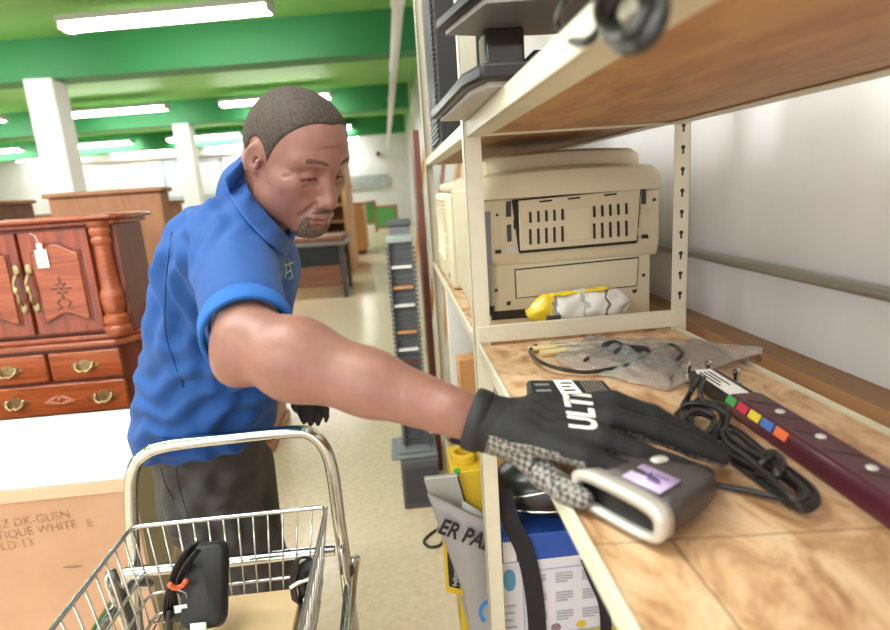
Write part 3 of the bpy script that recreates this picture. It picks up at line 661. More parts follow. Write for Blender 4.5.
# ---- clear plastic bag with cables and two cream sticks
def bagfn(top):
    def f(u, v):
        a = atZ(508, 352, SZ).lerp(atZ(742, 362, SZ), u); b = atZ(550, 342, SZ).lerp(atZ(690, 342, SZ), u); c = atZ(560, 366, SZ).lerp(atZ(668, 392, SZ), u)
        p = c.lerp(b, v); s = (4*u*(1-u))**.5*(4*v*(1-v))**.5
        wr = .006*(.5-abs(math.sin(8*u+6*v+2*math.sin(5*v))))+.005*(.5-abs(math.sin(11*v-7*u+2*math.sin(6*u))))+.002*math.sin(31*u+19*v)
        return (p.x+.004*math.sin(20*v), p.y+.004*math.sin(25*u), SZ+.002+s*(.02+wr*1.4))
    return f
clear = bpy.data.materials.new('clear_plastic_film'); clear.use_nodes = True; nt = clear.node_tree; nt.nodes.remove(nt.nodes['Principled BSDF'])
tr = nt.nodes.new('ShaderNodeBsdfTransparent'); gl = nt.nodes.new('ShaderNodeBsdfGlossy'); gl.inputs['Roughness'].default_value = .2; df = nt.nodes.new('ShaderNodeBsdfDiffuse'); df.inputs[0].default_value = (.9, .9, .92, 1)
mx = nt.nodes.new('ShaderNodeMixShader'); vo = nt.nodes.new('ShaderNodeTexVoronoi'); vo.feature = 'DISTANCE_TO_EDGE'; vo.inputs['Scale'].default_value = 28; tcv = nt.nodes.new('ShaderNodeTexCoord'); nzv = nt.nodes.new('ShaderNodeTexNoise'); nzv.inputs['Scale'].default_value = 30; nt.links.new(tcv.outputs['Object'], nzv.inputs['Vector']); nt.links.new(nzv.outputs['Color'], vo.inputs['Vector']); mrv = nt.nodes.new('ShaderNodeMapRange'); mrv.inputs[1].default_value = 0; mrv.inputs[2].default_value = .12; mrv.inputs[3].default_value = .5; mrv.inputs[4].default_value = .1; nt.links.new(vo.outputs['Distance'], mrv.inputs[0]); nt.links.new(mrv.outputs[0], mx.inputs[0]); my = nt.nodes.new('ShaderNodeMixShader')
lw = nt.nodes.new('ShaderNodeLayerWeight'); lw.inputs[0].default_value = .3; nz_ = nt.nodes.new('ShaderNodeTexNoise'); nz_.inputs['Scale'].default_value = 60; nz_.inputs['Distortion'].default_value = 1.5; tcb = nt.nodes.new('ShaderNodeTexCoord'); nt.links.new(tcb.outputs['Object'], nz_.inputs['Vector']); bpb = nt.nodes.new('ShaderNodeBump'); bpb.inputs['Strength'].default_value = .9; bpb.inputs['Distance'].default_value = .006; nt.links.new(nz_.outputs['Fac'], bpb.inputs['Height']); nt.links.new(bpb.outputs[0], gl.inputs['Normal']); nt.links.new(bpb.outputs[0], lw.inputs['Normal']); nt.links.new(lw.outputs['Fresnel'], my.inputs[0])
nt.links.new(tr.outputs[0], mx.inputs[1]); nt.links.new(df.outputs[0], mx.inputs[2]); nt.links.new(mx.outputs[0], my.inputs[1]); nt.links.new(gl.outputs[0], my.inputs[2]); nt.links.new(my.outputs[0], nt.nodes['Material Output'].inputs[0])
m = MB(); m.grid(bagfn(True), 60, 30); m.grid(lambda u, v: (atZ(668, 392, SZ).lerp(atZ(690, 338, SZ), v).lerp(atZ(762, 357, SZ+.01), u)*1.0)+Vector((0, 0, .004+.012*math.sin(3*u+5*v)*u)), 10, 10)
bmesh.ops.remove_doubles(m.bm, verts=m.bm.verts[:], dist=.003)
tag(obj('plastic_bag', m, clear, smooth=True), 'clear crinkled plastic bag lying across the back of the plywood shelf', 'bag')
stick = mat('cream_stick', 'e2cf9a', .5)
for i, (a, b, l) in enumerate((((528, 349), (612, 343), 'cream stick inside the clear bag, longer one behind'), ((540, 353), (600, 347), 'cream stick inside the clear bag, shorter one in front'))):
    m = MB(); m.tube([atZ(*a, SZ+.007), atZ(*b, SZ+.007)], .005, 8); tag(obj('stick', m, stick), l, 'stick')
def loopcable(name, label, pix, z, r, closed=False, cat='cable', n=8, zz=None):
    P = [atZ(x, y, z + (zz[i % len(zz)] if zz else 0)) for i, (x, y) in enumerate(pix)]
    m = MB(); m.tube(catmull(P, n, closed), r, 8, closed); return tag(obj(name, m, MT['cable'], smooth=True), label, cat)
loopcable('bagged_cable', 'dark cable looped inside the clear plastic bag', [(536, 345), (530, 352), (545, 364), (580, 372), (615, 368), (640, 360), (655, 350), (672, 345), (682, 353), (672, 362), (650, 358), (640, 348), (620, 346), (600, 352), (585, 360)], SZ+.006, .0032, zz=(0, .004, .008))
m = MB(); m.ell(atZ(632, 352, SZ+.013), (.032, .02, .012), None, 16, 10); m.ell(atZ(612, 346, SZ+.013), (.02, .014, .01), None, 12, 8)
tag(obj('bagged_plug', m, MT['blackm'], smooth=True), 'dark plug block inside the clear plastic bag', 'plug')

# ---- maroon surge strip
PA = Vector((.428, .675, SZ)); ux = Vector((-.035, -1, 0)).normalized(); uy = Vector((-ux.y, ux.x, 0))
SO = Vector((PA.x, PA.y, SZ)); SM = frame_matrix(SO, ux, uy)
t = thing('power_strip', 'long maroon surge strip with five coloured tags and silver screws', 'power strip', SO)
mar = mat('maroon_plastic', '4d1c29', .32, coat=.2)
LEN = .46; hw = .026
sec = [(-hw, 0), (-hw+.001, .012), (-hw+.007, .024), (hw-.007, .024), (hw-.001, .012), (hw, 0)]
m = MB(); rr = [[SM @ Vector((x, y, z)) for y, z in sec] for x in (0, .012, LEN)]; rr[0] = [SM @ Vector((0, y*.92, z*.9)) for y, z in sec]; m.rings(rr); obj('body', m, mar, t, bevel=.002)
for k in range(8):
    x = .03+.046*k; m = MB(); m._add([SM @ Vector(p) for p in ((x, -hw+.013, .0244), (x+.0028, -hw+.013, .0244), (x+.0248, hw-.013, .0244), (x+.022, hw-.013, .0244))], [(0,1,2,3)]); obj('groove', m, MT['blackm'], t)
for k in range(4):
    m = MB(); c = SM @ Vector((.072+.07*k, .004, .0242)); m.ell(c, (.0055, .0055, .0025), None, 14, 8); obj('screw', m, MT['silver'], t)
for k, c in enumerate(('3f9a4a', 'c9304a', 'd9c430', '3565b0', 'dd6a2c')):
    x = .004+.0255*k; m = MB(); m.box(x, x+.021, -.0105, .0, .0, .0012, M=SM @ frame_matrix((0, -hw+.0014, .013), (1, 0, 0), (0, .447, .894)) @ Matrix.Translation((0, .0105, 0)))
    o = obj('colour_tag', m, mat('tag_%d' % k, c, .4), t); o['label'] = ['green', 'red', 'yellow', 'blue', 'orange'][k] + ' tag'
m = MB(); m.box(-.105, -.001, -hw+.004, hw-.008, 0, .021, M=SM); e = obj('end_block', m, MT['black'], t, bevel=.003)
m = MB(); m.box(-.1, .004, -hw+.007, hw-.018, .0212, .0218, M=SM); lb = obj('white_label', m, MT['paper'], t)
for k in range(3):
    m = MB(); y = -hw+.011+.0065*k; m.box(-.088, -.03-.012*(k % 2), y, y+.0026, .0219, .0221, M=SM); obj('label_print', m, MT['ink'], lb)
for i, (x, y) in enumerate(((-.116, -.018), (-.114, .012), (-.07, .031))):
    m = MB(); p = SM @ Vector((x, y, 0)); m.lathe([(.007, 0), (.007, .012), (.004, .013), (.004, .02), (.0055, .021), (.0055, .028), (.003, .03)], p, 12); obj('connector', m, MT['chrome'], t)
# ---- tied black cable
t = thing('cable_bundle', 'black cable folded and knotted into a long bundle beside the maroon strip', 'cable', atZ(725, 430, SZ))
zt = SZ+.004
def strand(pix, zs, r=.0032, closed=False):
    P = [atZ(x, y, SZ+z) for (x, y), z in zip(pix, zs)]; m = MB(); m.tube(catmull(P, 8, closed), r, 8, closed); obj('strand', m, MT['cable'], t, smooth=True)
strand([(700, 376), (692, 390), (688, 400), (690, 425), (700, 440), (715, 432), (722, 415), (708, 402), (688, 405), (680, 420), (690, 436)], [.03, .028, .012, .006, .008, .014, .018, .02, .02, .014, .006])
strand([(704, 378), (700, 390), (705, 402), (722, 404), (728, 418), (716, 436), (698, 438), (684, 428), (686, 410), (700, 398)], [.028, .03, .02, .016, .01, .008, .012, .018, .02, .016])
strand([(712, 432), (722, 424), (740, 432), (765, 452), (790, 470), (812, 488), (817, 503), (803, 510), (785, 498), (765, 478), (742, 462), (722, 450), (712, 440)], [.008]*13, closed=True)
strand([(716, 436), (730, 430), (750, 444), (775, 464), (800, 484), (811, 499), (800, 505), (782, 492), (758, 470), (735, 456), (718, 446)], [.014, .016, .016, .016, .016, .014, .014, .015, .016, .016, .015], closed=True)
strand([(722, 430), (745, 448), (770, 462), (795, 480), (806, 494), (796, 500), (775, 482), (748, 458), (726, 442)], [.02, .021, .022, .02, .018, .018, .021, .022, .02], closed=True)
strand([(756, 470), (762, 458), (772, 452), (780, 458), (776, 472), (766, 480), (757, 474), (764, 461), (776, 455), (783, 463), (777, 476), (766, 482)], [.005, .018, .027, .027, .02, .006, .012, .025, .029, .028, .02, .006], .0034)
strand([(786, 500), (770, 496), (745, 490), (722, 486), (706, 482)], [.008, .005, .004, .004, .006])
strand([(694, 372), (690, 392), (682, 408), (686, 428), (702, 436), (714, 420), (704, 406), (692, 412), (694, 430), (708, 440)], [.03, .02, .012, .012, .022, .026, .027, .024, .012, .006])
strand([(676, 414), (690, 404), (712, 406), (726, 416), (722, 434), (704, 440), (688, 434), (684, 418), (698, 410), (714, 416)], [.008, .03, .03, .022, .016, .02, .025, .03, .033, .03])
strand([(700, 432), (726, 440), (752, 458), (780, 476), (800, 492), (792, 506), (772, 490), (744, 470), (718, 452), (702, 440)], [.01, .004, .004, .004, .004, .004, .006, .005, .005, .008])
strand([(668, 425), (680, 418), (700, 414), (715, 420)], [.004, .004, .008, .012])

# ---- grey handset the hand is picking up
DV = [atZ(594, 466, 1.135), atZ(643, 542, 1.135), atZ(712, 502, 1.135), atZ(660, 450, 1.135)]
DC = sum(DV, Vector())/4; DC.z = SZ
dx_ = (DV[2]-DV[1]).normalized(); dy_ = (DV[0]-DV[1]).normalized()
DM = frame_matrix((DC.x, DC.y, SZ+.004), dx_, dy_)
t = thing('card_reader', 'grey handheld desk gadget with silver rim and lilac sticker under gloved fingers', 'gadget', DC)
HL, HW_, HT = .045, .052, .036
def sring(x, k, z0, z1, r=.25, n=28):
    out = []
    for i in range(n):
        a = 2*math.pi*i/n; c, s = math.cos(a), math.sin(a); e = .55
        out.append(DM @ Vector((x, k*HW_*math.copysign(abs(c)**e, c), (z0+z1)/2+(z1-z0)/2*math.copysign(abs(s)**e, s))))
    return out
m = MB(); m.rings([sring(-HL+.006, .93, .002, HT), sring(-.02, .95, 0, HT+.006), sring(.015, .88, 0, HT+.004), sring(.045, .72, 0, HT-.004), sring(.062, .5, .003, HT-.012), sring(.068, .2, .008, HT-.02)]); obj('body', m, mat('warm_grey_shell', '443e3d', .42), t, smooth=True)
m = MB(); R1_ = [sring(-HL-.008, .93, .001, HT+.001), sring(-HL-.006, 1.0, 0, HT+.003), sring(-HL+.008, 1.0, 0, HT+.004), sring(-HL+.008, .86, .005, HT-.004), sring(-HL-.008, .84, .006, HT-.006)]
m.rings(R1_, False, True); obj('silver_rim', m, MT['silver'], t, smooth=True)
m = MB(); m.rings([sring(-HL+.002, .86, .005, HT-.004), sring(-HL+.004, .86, .005, HT-.004)]); obj('dark_window', m, MT['black'], t)
m = MB(); stk = [(-.036, -.036), (-.006, -.036), (-.006, .004), (-.036, .004)]
m._add([DM @ Vector((x, y, HT+.0062 if x > -.03 else HT+.0045)) for x, y in stk], [(0,1,2,3)]); lb = obj('lilac_sticker', m, mat('lilac_paper', 'c9b3de', .55), t, solid=.0006)
for a in ((-.027, -.028, .004, .012), (-.024, -.014, .009, .003), (-.016, -.03, .002, .014)):
    m = MB(); m.box(a[0], a[0]+a[2], a[1], a[1]+a[3], HT+.0068, HT+.0072, M=DM); obj('sticker_print', m, mat('purple_ink', '6b5a8c', .6), lb)
m = MB(); m.ell(DM @ Vector((.012, .0, HT+.006)), (.009, .006, .003), None, 12, 8); obj('button', m, MT['silver'], t)

# ================================================================ things on the upper shelf
UT = UZ+.017
t = thing('monitor_stand', 'black slab base with grey underside hanging over the upper shelf edge', 'monitor', (.2, .92, UT))
def slabp(P, z0, z1, nm, mm, k=1.0, bev=.004):
    c = Vector((sum(p[0] for p in P)/len(P), sum(p[1] for p in P)/len(P))); m = MB(); m.prism([(c.x+(x-c.x)*k, c.y+(y-c.y)*k) for x, y in P], z0, z1); return obj(nm, m, mm, t, bevel=bev)
P = [(.076, 1.07), (.082, 1.0), (.094, .76), (.11, .70), (.36, .70), (.38, .74), (.38, 1.05), (.36, 1.078), (.09, 1.078)]
slabp(P, UT+.014, UT+.032, 'base', MT['black']); slabp(P, UT+.008, UT+.0145, 'underside', mat('light_grey_under', 'b4b0aa', .5), .9, .001)
for x, y in ((.16, .78), (.16, 1.04), (.33, .78), (.33, 1.04)):
    m = MB(); m.cyl((x, y, UT), (x, y, UT+.009), .008, n=10); obj('foot', m, MT['black'], t)
m = MB(); m.box(.155, .215, .93, 1.0, UT+.032, UT+.125); obj('neck', m, mat('smoked_glossy', '2a2625', .1), t, bevel=.004)
m = MB(); m.box(.22, .345, .9, 1.06, UT+.032, UT+.085); obj('back_housing', m, MT['blackm'], t, bevel=.004)
t = thing('flat_monitor', 'black flat monitor with grey underside, standing above the slab base', 'monitor', (.22, .9, UT+.125))
P = [(.084, .97), (.128, .80), (.36, .78), (.37, 1.0), (.20, 1.0)]
slabp(P, UT+.133, UT+.15, 'bezel', MT['black']); slabp(P, UT+.125, UT+.1335, 'underside', mat('mid_grey_under', '9a9896', .45), .9, .001)
m = MB(); m.prism([(.80, UT+.15), (.99, UT+.15), (.99, UT+.36), (.86, UT+.36)], .19, .35, Matrix(((0,0,1,0), (1,0,0,0), (0,1,0,0), (0,0,0,1)))); obj('screen_shell', m, MT['dgrey'], t, bevel=.005)
t = thing('vented_tower', 'tall black vented computer tower on the far upper shelf', 'computer', (.2, 1.9, UT+.004))
m = MB(); m.box(.146, .33, 1.70, 2.17, UT+.006, UT+.6); obj('case', m, MT['blackm'], t, bevel=.004)
for k in range(40):
    z = UT+.03+.0138*k; m = MB(); m.box(.138, .147, 1.74, 2.05, z, z+.007); obj('vent_rib', m, MT['dgrey'], t)
# cable coil hanging at the front of the upper shelf, close to the viewer
t = thing('hanging_cable', 'blurred black cable coil hanging over the upper shelf edge nearest the camera', 'cable', atX(620, 15, .135))
def xs(pix, X, r, closed=True, nm='loop'):
    P = [atX(x, y, X + (i % 3)*.004) for i, (x, y) in enumerate(pix)]; m = MB(); m.tube(catmull(P, 8, closed), r, 10, closed); obj(nm, m, MT['cable'], t, smooth=True)
xs([(565, 2), (558, 20), (566, 38), (585, 42), (600, 28), (604, 5), (590, -16), (572, -14)], .134, .003)
xs([(612, -10), (603, 18), (612, 40), (632, 48), (652, 36), (662, 12), (654, -14), (630, -22)], .13, .0042)
xs([(620, -8), (610, 15), (622, 38), (642, 44), (658, 24), (660, 0), (640, -18)], .122, .0042)
xs([(606, -12), (600, 10), (608, 30), (626, 36), (642, 22), (646, -2), (632, -20)], .117, .0042)

# ================================================================ lower bay, seen past the lip
BZ = .298
t = thing('printed_carton', 'white carton with blue band and small printed panels, strapped on the low shelf', 'box', (.33, 1.2, BZ))
X0b, X1b, Yb, Zb = .158, .50, 1.135, .585
m = MB(); m.box(X0b, X1b, Yb, 1.36, BZ, Zb); obj('carton_body', m, mat('white_print_card', 'dcdde4', .5), t, bevel=.003)
m = MB(); m.box(X0b-.001, X1b+.001, Yb-.001, 1.361, Zb-.002, Zb+.065); obj('blue_band', m, mat('blue_print', '2a55ab', .45), t, bevel=.003)
m = MB(); m.box(X0b+.016, X0b+.046, Yb-.002, Yb, Zb+.002, Zb+.053); obj('white_mark', m, MT['paper'], t)
PM = Matrix(((1,0,0,0), (0,0,-1,Yb-.001), (0,1,0,0), (0,0,0,1)))
pal = mat('pale_blue_print', '9fb3d2', .5); greyp = mat('grey_print', 'b4b5bd', .6)
m = MB(); m.prism([(X0b+.028+.014*math.cos(a), .54+.028*math.copysign(abs(math.sin(a))**.7, math.sin(a))) for a in [i*math.pi/10 for i in range(20)]], 0, .001, PM); obj('oval_badge', m, mat('teal_print', '5b9cc0', .5), t)
for a in ((.215, .43, .557, .559), (.215, .43, .387, .389), (.215, .217, .387, .559), (.428, .43, .387, .559)):
    m = MB(); m.box(a[0], a[1], Yb-.002, Yb-.001, a[2], a[3]); obj('panel_outline', m, pal, t)
for i in range(3):
    for j in range(3):
        for k in range(4):
            x = .23+.062*i; z = .545-.05*j-.0072*k; m = MB(); m.box(x, x+(.04 if k < 3 else .028), Yb-.002, Yb-.001, z-.0036, z); obj('print_line', m, greyp, t)
for x, c in ((.234, 'd8b23a'), (.29, '8d7c80'), (.35, 'd9c033')):
    m = MB(); m.prism([(x+.012*math.cos(a), .402+.0095*math.sin(a)) for a in [i*math.pi/6 for i in range(12)]], 0, .0012, PM); obj('picture_dot', m, mat('dot_'+c, c, .5), t)
m = MB(); m.box(.23, .272, Yb-.002, Yb-.001, .325, .373); obj('blue_block', m, mat('blue_block_print', '2a55ab', .5), t)
m = MB(); m.box(.448, .296, Yb-.002, Yb-.001, .325, .385); obj('yellow_block', m, mat('yellow_block_print', 'dcc33a', .5), t)
for k in range(7):
    m = MB(); z = .47-.019*k; m.box(.168, .198-.004*(k % 3), Yb-.002, Yb-.001, z, z+.0045); obj('print_line', m, greyp, t)
# black bag with silver piping on the carton
Z1 = Zb+.066
t = thing('black_bag', 'glossy black bag with silver piping and hanging straps on the printed carton', 'bag', (.31, 1.24, Z1))
def bagpt(a, b, k=1.0):
    return Vector((.315+.142*math.cos(a)*math.cos(b)*k, 1.23+.108*math.sin(a)*math.cos(b)*k, Z1+.072+.072*math.sin(b)*k))
m = MB(); m.rings([[bagpt(2*math.pi*i/28, math.pi*(-.49+.98*j/14)) for i in range(28)] for j in range(15)]); obj('bag_body', m, mat('black_patent', '121012', .32, coat=.15), t, smooth=True)
for b0, tilt in ((.15, .5), (-.35, .2)):
    m = MB(); m.tube([bagpt(2*math.pi*i/40, b0+tilt*math.cos(2*math.pi*i/40+.8), 1.015) for i in range(40)], .0028, 8, True); obj('piping', m, MT['chrome'], t, smooth=True)
def strap(pts, wd, name='strap'):
    m = MB(); P = catmull(pts, 6); m.rings([[p+Vector((-wd/2, 0, 0)), p+Vector((wd/2, 0, 0)), p+Vector((wd/2, .002, .001)), p+Vector((-wd/2, .002, .001))] for p in P]); obj(name, m, mat('black_webbing', '242225', .75, bump=.3, bscale=600), t)
strap([atY(502, 490, 1.15), atY(510, 520, 1.122), atY(526, 555, 1.124), atY(535, 600, 1.127), atY(539, 660, 1.127)], .042)
strap([atY(586, 560, 1.124), atY(594, 580, 1.127), atY(605, 610, 1.127), atY(606, 660, 1.127)], .026)
# grey mailing bag, yellow file box and grey folder beside the post
GY = 1.165
t = thing('grey_pouch', 'grey padded mailing bag with black letters standing between post and yellow box', 'bag', (.09, 1.17, .298))
tp = [atY(428, 491, GY), atY(496, 521, GY), atY(500, 660, GY), atY(474, 660, GY), atY(465, 588, GY)]
def gb_(u, v):
    l = [tp[0], tp[4], tp[3]]; s = v*2; L = l[0].lerp(l[1], min(s, 1)) if s <= 1 else l[1].lerp(l[2], s-1)
    R = tp[1].lerp(tp[2], v); p = L.lerp(R, u); return (p.x, p.y-.012*math.sin(math.pi*u)+.004*math.sin(9*v+6*u), p.z)
m = MB(); m.grid(gb_, 16, 16); bmesh.ops.recalc_face_normals(m.bm, faces=m.bm.faces[:]); obj('bag_sheet', m, mat('grey_poly', '9c989a', .45, noise=.05, nscale=14), t, smooth=True, solid=.012)
TX = (atY(496, 543, GY)-atY(440, 522, GY)).normalized(); TZ = (atY(440, 500, GY)-atY(446, 540, GY)).normalized()
o0 = atY(437, 532, GY-.036); m = MB(); m.text('ER PAD', .052, bold=.0012, M= frame_matrix(o0, TX, TZ) @ Matrix.Scale(.8, 4, (1,0,0)))
obj('lettering', m, MT['ink'], t, smooth=False, solid=.0012)
for r, c, d in ((.024, '2f7fc4', 0), (.015, '9c989a', .001)):
    m = MB(); cc = atY(489, 612, GY-.022-d); m.prism([(cc.x+r*math.cos(a), cc.z+1.35*r*math.sin(a)) for a in [i*math.pi/14 for i in range(28)]], 0, .001, Matrix(((1,0,0,0), (0,0,-1,cc.y), (0,1,0,0), (0,0,0,1)))); obj('blue_ring' if d == 0 else 'ring_centre', m, mat('ring_'+c, c, .5), t)
YY = 1.22
t = thing('yellow_file_box', 'yellow file box with green dot and black logo label behind the grey bag', 'box', (.08, 1.28, .298))
yel = mat('yellow_card', 'dcb92c', .55)
m = MB(); m.box(.076, .156, YY, 1.36, .298, .775); obj('carton', m, yel, t, bevel=.003)
m = MB(); c = atY(457, 471, YY-.001); m.prism([(c.x+.008*math.cos(a), c.z+.008*math.sin(a)) for a in [i*math.pi/8 for i in range(16)]], 0, .001, Matrix(((1,0,0,0), (0,0,-1,c.y), (0,1,0,0), (0,0,0,1)))); obj('green_dot', m, mat('green_dot', '58b54a', .5), t)
m = MB(); m.box(.052, .09, YY-.004, YY, .3, .31); m.bm.free()
YF_ = 1.105
m = MB(); face(m, [(443, 545), (466, 548), (470, 592), (449, 590)], YF_+.01, .004); m.bm.free()
t2 = thing('yellow_folder', 'yellow card with black logo label peeking below the grey bag', 'folder', (.05, 1.22, .4))
a0 = [(442, 536), (470, 541), (468, 596), (446, 591)]
m = MB(); face(m, a0, 1.19, .003); obj('card', m, yel, t2)
m = MB(); face(m, [(447, 552), (459, 556), (460, 589), (449, 586)], 1.187, .001); lb = obj('black_label', m, MT['ink'], t2)
q0, q1, q2 = atY(457.5, 586, 1.1855), atY(456.5, 556, 1.1855), atY(449, 585, 1.1855)
m = MB(); m.text('Fellowes', .0155, frame_matrix(q0, q1-q0, q2-q0)); obj('lettering', m, MT['paper'], lb, smooth=False)
t = thing('grey_book', 'thin grey catalogue leaning against the front of the yellow file box', 'book', (.1, 1.206, .298))
SHR = Matrix(((1, 0, -.2, .155), (0, 1, 0, 0), (0, 0, 1, 0), (0, 0, 0, 1)))
m = MB(); m.box(.012, .09, 1.197, 1.2, .298, .775, M=SHR); m.box(.012, .09, 1.212, 1.215, .298, .775, M=SHR); m.box(.087, .09, 1.197, 1.215, .298, .775, M=SHR); obj('cover', m, mat('grey_cover', 'a9a8a3', .5), t)
m = MB(); m.box(.014, .087, 1.2, 1.212, .302, .771, M=SHR); obj('pages', m, MT['paper'], t)
t = thing('paper_sheaf', 'pale grey sheaf of paper standing between the yellow box and post', 'paper', (.14, 1.2, .298))
m = MB(); m._add([atY(462, 500, 1.19), atY(490, 517, 1.19), atY(490, 545, 1.19), atY(462, 545, 1.19)], [(0,1,2,3)]); obj('sheets', m, mat('grey_paper', 'bdbcba', .6), t, solid=.006)
m = MB(); m.rings([[Vector((.112+r*math.cos(a), 1.275+r*math.sin(a), z)) for a in [2*math.pi*k/28 for k in range(28)]] for r, z in ((.032, .775), (.032, .797), (.03, .799), (.021, .799), (.02, .797), (.02, .775))], False, True)
tag(obj('tape_roll', m, yel, bevel=.002), 'round yellow roll lying on top of the yellow file box', 'tape')
# cord on the floor
m = MB(); fp = [atZ(x, y, .006) for x, y in ((436, 530), (428, 536), (424, 542), (430, 547), (440, 545), (444, 537), (438, 528))]
m.tube(catmull(fp, 8), .006, 8); tag(obj('floor_cord', m, MT['cable'], smooth=True), 'small loop of black cord on the floor by the grey bag', 'cord')
# far low shelf: wooden block and white board
m = MB(); m.box(.19, .30, 1.62, 1.70, .298, .60)
a, bq = atY(458, 360, 1.75), atY(474, 386, 1.75)
m.bm.free(); m = MB(); m.box(a.x, a.x+.07, 1.75, 1.82, .296, a.z)
tag(obj('wooden_block', m, pine, bevel=.004), 'small pale wooden block on the low far shelf behind the post', 'block')
m = MB(); m.box(.15, .3, 2.0, 2.03, .296, 1.08)
tag(obj('white_board', m, MT['white'], bevel=.002), 'white board standing on the low far shelf behind the wooden block', 'board')

# ================================================================ chrome basket cart
CH = MT['chrome']
t = thing('basket_cart', 'chrome wire basket cart with hooped handle in front of the man', 'cart', (-.34, .9, 0))
HY = 1.05
hp = [(139, 640), (134, 560), (131, 500), (133, 470), (144, 455), (165, 446), (220, 439), (290, 432), (310, 434), (324, 447), (332, 470), (339, 520), (346, 570), (353, 640)]
P = [atY(x, y, HY) for x, y in hp]
L0, L1 = P[0].copy(), P[-1].copy()
P = [Vector((L0.x, HY, .12))] + P + [Vector((L1.x, HY, .12))]
m = MB(); m.tube(catmull(P, 6), .0125, 12); obj('handle', m, CH, t, smooth=True)
bx0, bx1, by0, by1, bz = -.52, -.172, .52, .975, .862
def wire(parent, a, b, r=.0022, mi=0): pass
bkm = mat('bright_wire', 'd8d8d6', .22, .95)
def rect(z, ins, r, nm):
    m = MB(); pts = [Vector((bx0+ins, by0+ins, z)), Vector((bx1-ins, by0+ins, z)), Vector((bx1-ins, by1-ins, z)), Vector((bx0+ins, by1-ins, z))]; q = []
    for i in range(4):
        p, a, b = pts[i], pts[i-1], pts[(i+1) % 4]
        for k in range(4):
            u = k/3; c0 = p+(a-p).normalized()*.02; c1 = p+(b-p).normalized()*.02
            q.append(c0.lerp(p, u).lerp(p.lerp(c1, u), u))
    m.tube(q, r, 8, True); return obj(nm, m, bkm, bask, smooth=True)
m = MB()
zf = .70; ins = .026
# basket floor and walls of wire
bask = None
m = MB()
for k in range(13):
    u = (k+.5)/13; x = bx0+ins+(bx1-bx0-2*ins)*u; m.tube([(x, by0+ins, zf), (x, by1-ins, zf)], .0018, 6)
bask = obj('basket', m, bkm, t, smooth=True)
rect(bz, 0, .0042, 'rim_wire'); rect(.775, .012, .003, 'middle_wire'); rect(.737, .018, .003, 'middle_wire'); rect(zf, ins, .0035, 'floor_wire')
def side(a0, a1, n):
    for k in range(n+1):
        u = k/n; tp_ = Vector(a0[0]).lerp(Vector(a0[1]), u); bt = Vector(a1[0]).lerp(Vector(a1[1]), u)
        m = MB(); m.tube([tp_, bt], .0019, 6); obj('upright_wire', m, bkm, bask, smooth=True)
T = [(bx0, by0, bz), (bx1, by0, bz), (bx1, by1, bz), (bx0, by1, bz)]; B_ = [(bx0+ins, by0+ins, zf), (bx1-ins, by0+ins, zf), (bx1-ins, by1-ins, zf), (bx0+ins, by1-ins, zf)]
side((T[3], T[2]), (B_[3], B_[2]), 13); side((T[0], T[3]), (B_[0], B_[3]), 14); side((T[1], T[2]), (B_[1], B_[2]), 14); side((T[0], T[1]), (B_[0], B_[1]), 13)
for k in range(9):
    y = by0+ins+.02+(by1-by0-2*ins-.04)*k/8; m = MB(); m.tube([(bx0+ins, y, zf-.003), (bx1-ins, y, zf-.003)], .0018, 6); obj('floor_wire', m, bkm, bask, smooth=True)
m = MB(); m.tube([(L0.x+.012, HY-.02, .735), (L1.x-.012, HY-.02, .735)], .011, 12); obj('cross_bar', m, CH, t)
m = MB(); m.tube(catmull([(-.545, 1.04, .70), (-.55, .99, .735), (-.552, .92, .74), (-.552, .8, .735), (-.552, .55, .73), (-.552, .42, .72)], 6), .0115, 12); obj('side_rail', m, CH, t, smooth=True)
m = MB(); m.tube(catmull([(-.14, 1.04, .70), (-.138, .99, .725), (-.138, .92, .73), (-.138, .8, .72), (-.138, .55, .71), (-.138, .42, .70)], 6), .0115, 12); obj('side_rail', m, CH, t, smooth=True)
for x in (-.145, -.545):
    m = MB(); m.tube([(x, .915, .81), (x, .925, .80), (x+.002, .945, .70), (x, .97, .58)], [.008, .019, .021, .02], 12, flat=.35, up=(0, 1, 0)); obj('pivot_bracket', m, CH, t, smooth=True)
    m = MB(); m.cyl((x-.012, .95, .745), (x+.012, .95, .745), .008, n=12); obj('pivot_bolt', m, MT['dgrey'], t)
for x in (L0.x, L1.x):
    for y in (.45, 1.05):
        if y < 1: m = MB(); m.tube([(x, y, .72), (x, y, .1)], .011, 10); obj('leg', m, CH, t)
        m = MB(); m.cyl((x-.012, y, .05), (x+.012, y, .05), .05, n=24); obj('caster', m, MT['blackm'], t, bevel=.004)
        m = MB(); m.box(x-.016, x+.016, y-.02, y+.02, .055, .125); obj('caster_fork', m, CH, t)
# cardboard sheet in the bottom of the basket
m = MB(); m.box(-.385, -.225, .62, .935, .704, .73)
tag(obj('cardboard_piece', m, mat('tan_card', 'd3b68a', .7), bevel=.003), 'tan cardboard piece lying flat in the bottom of the wire basket', 'card')
m = MB(); m.box(-.375, -.345, .72, .745, .605, .70); 
m.bm.free()
